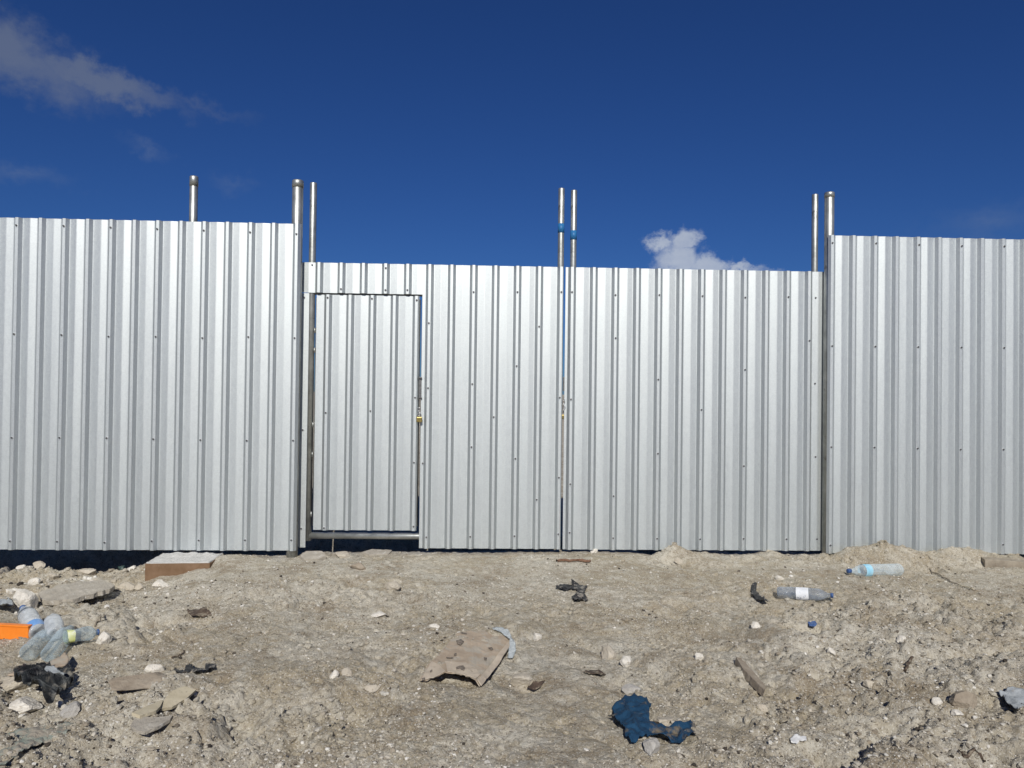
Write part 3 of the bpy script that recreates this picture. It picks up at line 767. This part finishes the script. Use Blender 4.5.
for k, p_ in enumerate(mk):
    qx = sum(q[0] for q in p_) / len(p_); qy = sum(q[1] for q in p_) / len(p_); p_ = [(qx + (q[0] - qx) * .78, qy + (q[1] - qy) * .72) for q in p_]
    lay('printed_mark', zc(p_, 8.53, 410, 610), INK, .0008, cl, up=.0165, parent=card, step=2, seed=3, torn=.45, crump=.007, cf=12, origin=co_, plane=card_pl)
# fold strip along the right edge and front flaps, their light painted by paler colour
lay('folded_edge', zc([(835, 275), (865, 275), (845, 320), (770, 440), (612, 650), (580, 600), (690, 465)], 8.53, 410, 610), CARD_LIT, .004, lambda x, y: cl(x, y) + .007, up=.009, parent=card, step=3, seed=3, crump=.007, cf=12, origin=co_, smooth=False, plane=card_pl)
lay('front_flap', zc([(185, 440), (250, 470), (300, 520), (200, 580), (95, 600), (130, 530)], 8.53, 410, 610), CARD_LIT, .003, lambda x, y: cl(x, y) + .004, up=.009, parent=card, step=2.5, seed=3, crump=.007, cf=12, origin=co_, smooth=False, plane=card_pl, torn=.3)
lay('front_flap', zc([(300, 440), (480, 455), (560, 500), (600, 555), (560, 590), (450, 550), (320, 525)], 8.53, 410, 610), CARD_LIT, .003, lambda x, y: cl(x, y) + .004, up=.0085, parent=card, step=2.5, seed=3, crump=.007, cf=12, origin=co_, smooth=False, plane=card_pl, torn=.3)
film, _ = lay('plastic_film', zc([(700, 150), (790, 150), (850, 190), (900, 300), (905, 360), (870, 420), (830, 400), (850, 320), (850, 260), (790, 205), (720, 185)], 8.53, 410, 610), FILMM, .001, crump=.012, cf=30, up=.016, step=2.5, seed=9, torn=.4)
tag(film, 'crumpled grey plastic film at the far right corner of the cardboard', 'plastic film')

# blue fabric
bo = zc([(105, 245), (160, 215), (240, 172), (340, 160), (440, 212), (420, 250), (410, 300), (432, 385), (560, 412), (700, 402), (785, 398), (842, 460), (800, 500), (715, 550), (610, 545), (500, 515), (430, 500), (380, 540), (330, 560), (268, 582), (205, 500), (215, 450), (170, 390), (115, 345), (70, 322), (118, 310)], 8.53, 600, 680)
bl, _ = lay('blue_cloth', bo, BLUE, .002, lambda x, y: .018 * max(0, 1 - ((x - 632) / 26) ** 2 - ((y - 722) / 26) ** 2), crump=.036, cf=19, up=.002, step=1.0, seed=21, torn=.7)
tag(bl, 'dark blue crumpled cloth half buried in the foreground', 'cloth')

# dark torn scraps, and two patches of painted shade
s1, _ = lay('plastic_scrap', zc([(160, 395), (215, 358), (300, 378), (350, 385), (320, 325), (380, 340), (450, 362), (485, 385), (460, 440), (390, 447), (370, 412), (260, 412)], 10.24, 540, 550), BLACKP, .0015, crump=.022, cf=26, step=1.6, seed=31, torn=.8)
tag(s1, 'torn black plastic scrap in front of the gate centre, upper of two', 'plastic scrap', 'black scraps before the gate')
s2, _ = lay('plastic_scrap', zc([(320, 480), (400, 455), (475, 478), (500, 530), (460, 556), (400, 535), (350, 532)], 10.24, 540, 550), BLACKP, .0015, crump=.028, cf=26, step=1.4, seed=33, torn=.7)
tag(s2, 'small crumpled black scrap in front of the gate centre, lower of two', 'plastic scrap', 'black scraps before the gate')
s3, _ = lay('plastic_scrap', [(752, 586), (757, 584), (756, 592), (762, 597), (769, 601), (765, 603), (757, 600), (751, 594)], BLACKP, .0015, crump=.024, cf=26, step=1.4, seed=35, torn=.5)
tag(s3, 'curled black scrap left of the dull bottle', 'plastic scrap')
s4, _ = lay('plastic_scrap', zc([(565, 265), (640, 280), (650, 240), (690, 240), (700, 262), (780, 265), (785, 238), (850, 235), (850, 262), (800, 285), (720, 295), (600, 305)], 6.79, 90, 630), BLACKP, .0015, crump=.014, cf=30, step=1.6, seed=37, torn=.7)
tag(s4, 'thin ragged black scrap right of the white stone on the left', 'plastic scrap')
s5, _ = lay('dead_leaf', zc([(795, 312), (830, 300), (880, 300), (905, 320), (870, 325), (815, 330)], 4.27, 0, 540), DARKB, .002, crump=.03, cf=16, step=2, seed=39, torn=.5)
tag(s5, 'curled dark brown leaf alone on the sandy slope below the wooden box', 'leaf')
s6, _ = lay('shade_patch', [(583, 673), (591, 670), (600, 671), (606, 674), (598, 676), (589, 675)], DARKB, .002, crump=.014, cf=24, step=2, seed=41, torn=.7)  # dark sheet standing in for a shaded hollow with a few dark bits
tag(s6, 'dark bits and painted shade of a hollow below the pale round rock, mid ground', 'shade patch')
s7, _ = lay('shade_patch', [(527, 689), (533, 684), (545, 683), (541, 687), (534, 691)], DARKB, .002, crump=.014, cf=24, step=2, seed=43, torn=.7)  # shade of the hollow laid in as a dark piece, together with dark bits
tag(s7, 'dark bits and painted shade in the hollow right of the half buried lump', 'shade patch')
s8, _ = lay('paper_scrap', [(790, 738), (796, 735), (801, 737), (806, 736), (807, 741), (800, 741), (797, 744), (791, 742)], WHITEP, .001, crump=.008, cf=34, step=1.5, seed=45, torn=.8)
tag(s8, 'torn white plastic bits at the bottom right of the foreground', 'plastic scrap')
s9, _ = lay('grey_cloth', [(999, 694), (1010, 690), (1030, 696), (1034, 712), (1022, 714), (1010, 707)], PALEP, .002, crump=.03, cf=18, step=2.2, seed=47, torn=.6)
tag(s9, 'crumpled grey plastic at the right edge beside the largest brown stone', 'plastic sheet')
s10, _ = lay('plastic_wrapper', zc([(385, 385), (420, 372), (440, 395), (430, 410), (395, 405)], 5.69, 740, 555), CAPB, .002, crump=.006, cf=30, step=1, seed=49)
tag(s10, 'small blue wrapper in the soil below the dull bottle', 'wrapper')
s11, _ = lay('plastic_sheet', [(-8, 600), (4, 599), (12, 602), (13, 608), (2, 609), (-8, 608)], PALEP, .002, crump=.03, cf=20, step=1.8, seed=51)
tag(s11, 'pale bluish plastic at the left edge beside the craggy rock', 'plastic sheet')
nn, _ = lay('netting', [(-10, 742), (14, 735), (36, 728), (62, 722), (76, 726), (66, 736), (44, 742), (24, 752), (6, 764), (-10, 770)], GREENN, .002, crump=.016, cf=30, step=2.2, seed=53, torn=1.2, up=.001)
tag(nn, 'faded green netting trodden into the soil at bottom left corner', 'netting')
cb, _ = lay('cardboard', zc([(130, 700), (300, 655), (450, 610), (560, 540), (590, 600), (560, 650), (440, 680), (330, 715), (180, 745), (60, 730)], 8.53, 0, 590), CARD, .006, lambda x, y: .035, crump=.012, cf=9, up=.01, step=3, seed=55, torn=.6)
tag(cb, 'dirty bent cardboard strip between the heaped bottles and the black bag', 'cardboard')
lf, _ = lay('plastic_scrap', [(995, 656), (1000, 654), (1006, 657), (1001, 661)], GREENN, .002, crump=.02, cf=30, step=1.3, seed=57)
tag(lf, 'tiny pale green scrap near the right edge', 'plastic scrap')

# pale wood shards and boards
w1, _ = lay('wood_shard', zc([(285, 560), (400, 510), (500, 470), (475, 520), (450, 545), (340, 580)], 6.79, 90, 630), WOODP, .012, up=.010, step=4, seed=61, torn=.3, smooth=False)
tag(w1, 'pale wood shard, left of the two end to end above the grey shard', 'wood shard', 'broken wood on the left')
w2, _ = lay('wood_shard', zc([(480, 535), (500, 480), (560, 410), (640, 380), (720, 405), (660, 460), (560, 520)], 6.79, 90, 630), WOODP, .012, up=.014, step=4, seed=63, torn=.3, smooth=False)
tag(w2, 'broader pale wood shard, right of the two end to end', 'wood shard', 'broken wood on the left')
w3, _ = lay('wood_shard', zc([(275, 650), (310, 590), (460, 590), (560, 580), (545, 605), (460, 655), (370, 690), (320, 680)], 6.79, 90, 630), CONC, .012, up=.010, step=4, seed=65, torn=.3, smooth=False)
tag(w3, 'flat grey wood shard below the two pale shards', 'wood shard', 'broken wood on the left')
w4, _ = lay('board', [(736, 657), (741, 658), (752, 670), (766, 686), (764, 690), (752, 678), (742, 667)], ROCKB, .03, up=-.004, step=3, seed=67, torn=.4, smooth=False)
tag(w4, 'edge of a brown board buried slantwise in the soil, right of mid ground', 'board')

# concrete slab by the left fence
sl, _ = lay('concrete_slab', zc([(165, 225), (235, 200), (330, 180), (440, 172), (490, 195), (470, 212), (400, 232), (310, 255), (215, 265), (175, 250)], 4.27, 0, 540), CONC, .028,
            lambda x, y: .045 + .02 * (x - 75) / 40, crump=.008, cf=12, up=.0, step=4, seed=71, torn=1.0, smooth=False)
tag(sl, 'flat broken concrete slab tilted on rubble right of the craggy rock', 'concrete slab')
for (pts, lab, s_) in [([(300, 556), (306, 551), (322, 551), (326, 556), (318, 559), (304, 559)], 'flat broken concrete piece below the hinge side of the narrow door', 73),
                       ([(362, 552), (372, 549), (392, 550), (388, 554), (370, 555)], 'flat concrete piece lying under the middle of the narrow door', 75)]:
    o_, _ = lay('concrete_piece', pts, CONC, .022, up=.022, press=90, step=4, seed=s_, torn=.5, smooth=False); tag(o_, lab, 'concrete piece')

# sticks
def stick(p0, p1, r, mat, label, name='stick', cat='stick', up=.008, n=9, wob=.006, seed=1):
    rs = random.Random(seed); a_ = gp(np.float64(p0[0]), np.float64(p0[1])); b_ = gp(np.float64(p1[0]), np.float64(p1[1])); pts = []
    for i in range(n):
        t = i / (n - 1); x = a_[0] + (b_[0] - a_[0]) * t + rs.uniform(-wob, wob); y = a_[1] + (b_[1] - a_[1]) * t + rs.uniform(-wob, wob)
        pts.append(Vector((x, y, float(ground_h(x, y)) + up + r * .5)) - Vector(a_))
    v, f = tube(pts, [r * (1 - .4 * abs(i / (n - 1) - .4)) for i in range(n)], 9)
    o = smooth_sides(mesh(name, v, f, mat, None, loc=Vector(a_))); return tag(o, label, cat)
stick((556, 562.5), (577, 562), .010, RUSTY, 'reddish brown stick before the gate slit, left of two', seed=2)['group'] = 'two reddish sticks before the gate'
stick((578, 562), (590, 563), .011, RUSTY, 'shorter reddish brown stick before the gate, right of two', seed=3)['group'] = 'two reddish sticks before the gate'
stick((930, 569), (958, 586), .0045, WOODG, 'thin curved twig right of the bottle with blue label', 'twig', 'twig', seed=4, n=14, wob=.01)
stick((958, 586), (974, 590), .004, WOODP, 'thin pale yellow straw at the end of the curved twig', 'straw', 'straw', seed=5)
stick((958, 756), (986, 764), .006, DARKB, 'dark twig at the bottom edge on the right', 'twig', 'twig', seed=6)
stick((905, 672), (913, 660), .007, DARKB, 'short dark twig standing in the churned soil on the right', 'twig', 'twig', seed=7)
stick((172, 660), (186, 653), .004, DARKB, 'short dark twig above the white stone on the left', 'twig', 'twig', seed=8)
stick((95, 628), (105, 616), .005, WOODG, 'grey twig behind the crushed bottle with yellow label', 'twig', 'twig', seed=9)

# plank at the right
a_ = gp(np.float64(984), np.float64(566)); b_ = gp(np.float64(1024), np.float64(568.5)); dx, dy = b_[0] - a_[0], b_[1] - a_[1]
bm = box_bm(1.0, .10, .062, .004)
bmesh.ops.subdivide_edges(bm, edges=[e for e in bm.edges if e.calc_length() > .5], cuts=12)
for v in bm.verts: v.co += Vector((0, .004 * mnoise.noise(v.co * 9), .004 * mnoise.noise(v.co * 7 + Vector((5, 0, 0)))))
pk = bmobj('plank', bm, WOODG, None, False, loc=(a_[0] + .5 * .998, a_[1] + .05 + .5 * math.tan(math.atan2(dy, dx)) , a_[2] + .030)); pk.rotation_euler = (0, R(.8), math.atan2(dy, dx))
tag(pk, 'weathered grey brown plank by the right fence', 'plank')

# wooden box under the left fence
zt = -.005
def onz(px, py, z):
    d = ray(np.float64(px), np.float64(py)); k = (z - ZC) / d[2]; return np.array([d[0] * k, d[1] * k, z])
ZT = .030
A = onz(145, 563.5, ZT); B = onz(207, 563, ZT); D = onz(163, 553.2, ZT)
ln = float(np.linalg.norm((B - A)[:2])) + .02; wd = float(np.linalg.norm((D - A)[:2])); ang = math.atan2((B - A)[1], (B - A)[0])
sk = (D - A); dirx = Vector((math.cos(ang), math.sin(ang), 0)); diry = Vector((-math.sin(ang), math.cos(ang), 0))
sh = float(Vector(sk).dot(dirx)); wd = float(Vector(sk).dot(diry)); HB = .20
bx = empty('wooden_box', (A[0], A[1], ZT - HB), ang)
tag(bx, 'brown wooden box with grey concrete top, half buried under the left fence', 'box')
def para(x0, x1, y0, y1, z0, z1, mat, name):
    bm = bmesh.new(); k = sh / wd
    vs = [bm.verts.new((x + k * y, y, z)) for z in (z0, z1) for (x, y) in ((x0, y0), (x1, y0), (x1, y1), (x0, y1))]
    for q in ((0, 1, 2, 3), (4, 5, 6, 7), (0, 1, 5, 4), (1, 2, 6, 5), (2, 3, 7, 6), (3, 0, 4, 7)): bm.faces.new([vs[i] for i in q])
    bmesh.ops.recalc_face_normals(bm, faces=bm.faces); bmesh.ops.bevel(bm, geom=bm.edges[:], offset=.003, segments=2, affect='EDGES')
    return bmobj(name, bm, mat, bx)
para(0, ln, 0, .016, 0, HB - .002, WOODB, 'front_board'); para(0, .016, .017, wd, 0, HB - .004, WOODB, 'end_board'); para(ln - .016, ln, .017, wd, 0, HB - .004, WOODB, 'end_board')
para(.017, ln - .017, wd - .016, wd, 0, HB - .004, WOODB, 'back_board')
bm = bmesh.new(); bmesh.ops.create_grid(bm, x_segments=40, y_segments=30, size=.5); k = sh / wd
for v in bm.verts:
    x = .006 + (v.co.x + .5) * (ln - .012); y = .006 + (v.co.y + .5) * (wd - .012)
    v.co = Vector((x + k * y, y, HB + .004 + .010 * mnoise.noise(Vector((x * 14, y * 14, 1))) + .006 * mnoise.noise(Vector((x * 40, y * 40, 4)))))
ct = bmobj('concrete_top', bm, noisy('pale_concrete', (.46, .45, .42), (.58, .57, .54), 30, .93, .9, 90, spots=(50, .6, (.70, .69, .66)), dist=.01), bx, True); solid(ct, .02, -1)

# orange plastic board
a_ = gp(np.float64(28), np.float64(638.5)); b_ = gp(np.float64(0), np.float64(640.5)); ang = math.atan2(a_[1] - b_[1], a_[0] - b_[0])
orr = empty('orange_board', Vector(a_), ang); tag(orr, 'bright orange plastic board on edge at far left beside the heaped bottles', 'board')
Lo, Wo, Ho = .50, .022, .068
bm = box_bm(Lo, Wo, Ho, .006); bmesh.ops.translate(bm, verts=bm.verts, vec=(-Lo / 2, Wo / 2, Ho / 2 - .012)); bmobj('panel', bm, ORANGE, orr)
bm = box_bm(Lo + .004, Wo + .008, .009, .003); bmesh.ops.translate(bm, verts=bm.verts, vec=(-Lo / 2, Wo / 2, Ho - .012)); bmobj('rim', bm, ORANGE, orr)

# ------------------------------------------------------------------ bottles
def lathe(prof, n=26, crush=0, seed=0):
    v = []; f = []; rs = random.Random(seed)
    for i, (x, r_) in enumerate(prof):
        for k in range(n):
            an = 2 * math.pi * k / n; rr = r_ * (1 + crush * (mnoise.noise(Vector((x * 14 + seed, math.cos(an) * 1.2, math.sin(an) * 1.2))) - .2))
            v.append((x, rr * math.cos(an), rr * math.sin(an) * (1 - crush * .5)))
    for i in range(len(prof) - 1):
        for k in range(n): f.append((i * n + k, (i + 1) * n + k, (i + 1) * n + (k + 1) % n, i * n + (k + 1) % n))
    return v, f
def bottle(base, tip, r_, label, mat, lab=None, span=(.45, .62), cap=CAPB, ribs=True, crush=0, lift=0, tilt=0, L=None, seed=1, ends=None):
    a_ = gp(np.float64(base[0]), np.float64(base[1])); b_ = gp(np.float64(tip[0]), np.float64(tip[1]))
    a_[2] += r_ * .88 + lift; b_[2] += r_ * .80 + lift + tilt
    if ends: a_, b_ = np.array(ends[0]), np.array(ends[1])
    d = Vector(b_ - a_); Ln = L or d.length
    root = empty('plastic_bottle', Vector(a_)); root.rotation_mode = 'QUATERNION'; root.rotation_quaternion = d.to_track_quat('X', 'Z')
    tag(root, label, 'bottle', 'empty plastic bottles on the ground')
    pr = [(.012, 0.001), (.006, r_ * .45), (.0, r_ * .72), (.004, r_ * .9), (.016, r_)]
    x = .03
    while x < Ln * .64:
        if ribs and not (span[0] * Ln - .01 < x < span[1] * Ln + .01): pr += [(x, r_), (x + .005, r_ * .915), (x + .010, r_)]
        else: pr += [(x, r_)]
        x += .016
    pr += [(Ln * .66, r_), (Ln * .74, r_ * .93), (Ln * .82, r_ * .70), (Ln * .88, r_ * .42), (Ln * .905, r_ * .33), (Ln * .915, r_ * .42), (Ln * .925, r_ * .33), (Ln * .96, r_ * .33)]
    v, f = lathe(pr, 26, crush, seed); smooth_sides(mesh('body', v, f, mat, root))
    if lab:
        v, f = lathe([(span[0] * Ln, r_ * 1.012), ((span[0] * .75 + span[1] * .25) * Ln, r_ * 1.015), ((span[0] + span[1]) / 2 * Ln, r_ * 1.015), ((span[0] * .25 + span[1] * .75) * Ln, r_ * 1.015), (span[1] * Ln, r_ * 1.012)], 26, crush, seed)
        smooth_sides(mesh('label', v, f, lab, root))
    if cap:
        v, f = lathe([(Ln * .938, .001), (Ln * .938, r_ * .36), (Ln * .985, r_ * .36), (Ln * .99, r_ * .32), (Ln * .99, .001)], 20); smooth_sides(mesh('cap', v, f, cap, root))
    return root
bottle((900, 575), (847, 576), .043, 'clear ribbed bottle with light blue label before the right soil heap', CLEAR, LBLUE, (.60, .72), seed=1)
bottle((777, 597), (834, 601), .041, 'dull grey bottle with white label and dark blue cap', CLEARD, LWHITE, (.34, .56), ribs=False, crush=.12, seed=2)
bottle((43, 649), (27, 630), .043, 'bottle with blue and red label on top of the heap, base towards the camera', CLEARW, LMIX, (.06, .24), lift=.012, ends=((-2.27, 3.6, .055), (-2.48, 3.8, .123)), seed=3)
bottle((27, 662), (41, 648), .041, 'bottle at lower left of the heap, open round base showing', CLEARB, seed=4, L=.21, cap=None)
bottle((48, 665), (61, 650), .041, 'bottle at lower right of the heap, its base beside another bottle', CLEARB, seed=5, L=.21, cap=None)
bottle((64, 647), (99, 641), .040, 'crushed bluish bottle with yellow green label right of the heap', CLEARB, LYEL, (.03, .24), crush=.35, ribs=False, seed=6, lift=.012)
bottle((55, 645), (50, 626), .040, 'milky bottle without label leaning at the back of the heap', CLEARW, None, crush=.25, ribs=False, cap=None, seed=7, L=.22, lift=.015, tilt=.08)

# black bag
BAGM = noisy('black_bag', (.010, .010, .011), (.03, .034, .034), 16, .4, .6, 50, spots=(13, .53, (.17, .155, .125)), dist=.012, spec=.4)
bag, bo_ = lay('black_bag', [(13, 676), (24, 668), (40, 667), (56, 670), (70, 672), (74, 680), (66, 690), (56, 702), (44, 706), (34, 698), (22, 692), (14, 686)], BAGM, .002, lambda x, y: .035 * max(0, 1 - ((x - 44) / 34) ** 2), crump=.085, cf=13, up=0, step=1.1, seed=91, torn=1.2)
tag(bag, 'crumpled black plastic bag between cardboard strip and large pale rock', 'plastic bag')
gs, _ = lay('plastic_scrap', [(40, 672), (52, 669), (66, 674), (62, 681), (50, 684), (42, 680)], PALEP, .0015, lambda x, y: .05, crump=.03, cf=22, step=1.8, seed=81, torn=.6)
tag(gs, 'grey plastic film lying over the black bag', 'plastic film')

# ------------------------------------------------------------------ light and sky
SUN_EL, SUN_AZ = 35, .6
sd = bpy.data.lights.new('sun', 'SUN'); sd.energy = 4.2; sd.angle = R(.53); sd.color = (1, .965, .90)
so = link(bpy.data.objects.new('sun', sd)); so.rotation_euler = (R(90 - SUN_EL), 0, R(SUN_AZ)); so.location = (1, -4, 6)
w = bpy.data.worlds.new('World'); scene.world = w; w.use_nodes = True
n = w.node_tree.nodes; l = w.node_tree.links; n.clear()
out = N(n, 'ShaderNodeOutputWorld'); bg = N(n, 'ShaderNodeBackground', Strength=.06)
sky = N(n, 'ShaderNodeTexSky', sky_type='NISHITA', sun_disc=False, sun_elevation=R(SUN_EL), sun_rotation=R(180 - SUN_AZ), air_density=1.0, dust_density=.15, ozone_density=3.5, altitude=0)
gm = N(n, 'ShaderNodeMixRGB', blend_type='MULTIPLY'); gm.inputs[0].default_value = 1; gm.inputs[2].default_value = (.195, .385, .775, 1); l.new(sky.outputs[0], gm.inputs[1])
# clouds, laid out by direction in the sky
tc = N(n, 'ShaderNodeTexCoord'); sx = N(n, 'ShaderNodeSeparateXYZ'); l.new(tc.outputs['Generated'], sx.inputs[0])
def M(op, a_, b_=None, c_=None, clamp=False):
    q = N(n, 'ShaderNodeMath', operation=op, use_clamp=clamp)
    for i, s_ in enumerate((a_, b_, c_)):
        if s_ is None: continue
        if isinstance(s_, (int, float)): q.inputs[i].default_value = s_
        else: l.new(s_, q.inputs[i])
    return q.outputs[0]
az = M('ARCTAN2', sx.outputs[0], sx.outputs[1]); el = M('ARCSINE', sx.outputs[2])
def ae(px, py):
    d = ray(np.float64(px), np.float64(py)); return math.atan2(d[0], d[1]), math.asin(d[2] / np.linalg.norm(d))
def wnoise(scale, det, ro, zs=1.0, off=0):
    cb_ = N(n, 'ShaderNodeCombineXYZ'); l.new(az, cb_.inputs[0]); l.new(M('MULTIPLY', el, zs), cb_.inputs[1]); cb_.inputs[2].default_value = off
    t = N(n, 'ShaderNodeTexNoise', Scale=scale, Detail=det, Roughness=ro); l.new(cb_.outputs[0], t.inputs['Vector']); return t.outputs[0]
WZ = [M('MULTIPLY', M('SUBTRACT', M('ADD', M('MULTIPLY', wnoise(26, 9., .62, 1.1, 21 + q), .75), M('MULTIPLY', wnoise(90, 5., .6, 1.1, 31 + q), .25)), .5), .075) for q in (0, 5)]
def blob(px, py, rx, ry, rot, ns, na, soft, zs=1.6, off=0, det=8.):
    """soft elliptical cloud: sizes and place given as angles in the sky"""
    a0, e0 = ae(px, py); k = 1 / FPX; c, s_ = math.cos(rot), math.sin(rot)
    da = M('SUBTRACT', M('ADD', az, WZ[0]), a0); de = M('SUBTRACT', M('ADD', el, WZ[1]), e0)
    u_ = M('DIVIDE', M('ADD', M('MULTIPLY', da, c), M('MULTIPLY', de, s_)), rx * k); v_ = M('DIVIDE', M('SUBTRACT', M('MULTIPLY', de, c), M('MULTIPLY', da, s_)), ry * k)
    r_ = M('SQRT', M('ADD', M('MULTIPLY', u_, u_), M('MULTIPLY', v_, v_)))
    nz = M('MULTIPLY', M('SUBTRACT', wnoise(ns, det, .6, zs, off), .5), na)
    return M('MULTIPLY', M('ADD', M('SUBTRACT', 1, r_), nz), 1 / soft, clamp=True)
def smooth(s_): return M('MULTIPLY', M('MULTIPLY', s_, s_), M('SUBTRACT', 3, M('MULTIPLY', s_, 2)))
def union(*s_):
    r_ = s_[0]
    for q in s_[1:]: r_ = M('MAXIMUM', r_, q)
    return r_
grey = union(blob(10, 54, 108, 36, -.20, 9, .8, .85, 1.4, 1), blob(95, 80, 105, 20, -.15, 10, .9, .85, 1.6, 1.5), M('MULTIPLY', blob(195, 104, 66, 10, -.14, 14, 1.1, 1.0, 2.0, 2), .40))
faint = M('MULTIPLY', union(blob(20, 174, 60, 14, 0, 12, 1.6, 1.1, 2, 3), blob(150, 150, 30, 9, -.2, 16, 1.6, 1.2, 2, 4), blob(990, 222, 90, 26, .15, 9, 1.6, 1.3, 2, 5), blob(235, 180, 30, 14, 0, 14, 1.5, 1.2, 2, 6)), .30)
white = union(blob(686, 243, 17, 25, -.5, 30, .9, .75, 1.1, 7), blob(661, 246, 17, 14, .2, 32, .9, .75, 1.1, 8), blob(680, 262, 34, 18, 0, 28, .9, .75, 1.2, 12), blob(708, 266, 40, 13, -.15, 26, .9, .85, 1.3, 9), blob(736, 269, 46, 8, -.04, 22, 1.0, .9, 1.6, 10), blob(690, 277, 60, 14, 0, 22, .8, .8, 1.4, 11))
def over(fac, base_, colr):
    mx = N(n, 'ShaderNodeMixRGB'); l.new(fac, mx.inputs[0]); l.new(base_, mx.inputs[1]); mx.inputs[2].default_value = (*colr, 1); return mx.outputs[0]
SK = 1 / .06
c = over(M('MULTIPLY', smooth(grey), .62), gm.outputs[0], tuple(SK * q for q in (.15, .18, .25)))
c = over(smooth(faint), c, tuple(SK * q for q in (.17, .22, .32)))
c = over(M('MULTIPLY', smooth(white), M('ADD', .52, M('MULTIPLY', wnoise(40, 6., .6, 1.2, 41), .42))), c, tuple(SK * q for q in (.50, .55, .63)))
l.new(c, bg.inputs[0]); l.new(bg.outputs[0], out.inputs[0])

scene.view_settings.view_transform = 'Standard'; scene.view_settings.look = 'None'; scene.view_settings.exposure = 0; scene.view_settings.gamma = 1
scene.render.engine = 'CYCLES'; scene.cycles.max_bounces = 6; scene.cycles.transparent_max_bounces = 12
scene.cycles.use_denoising = True
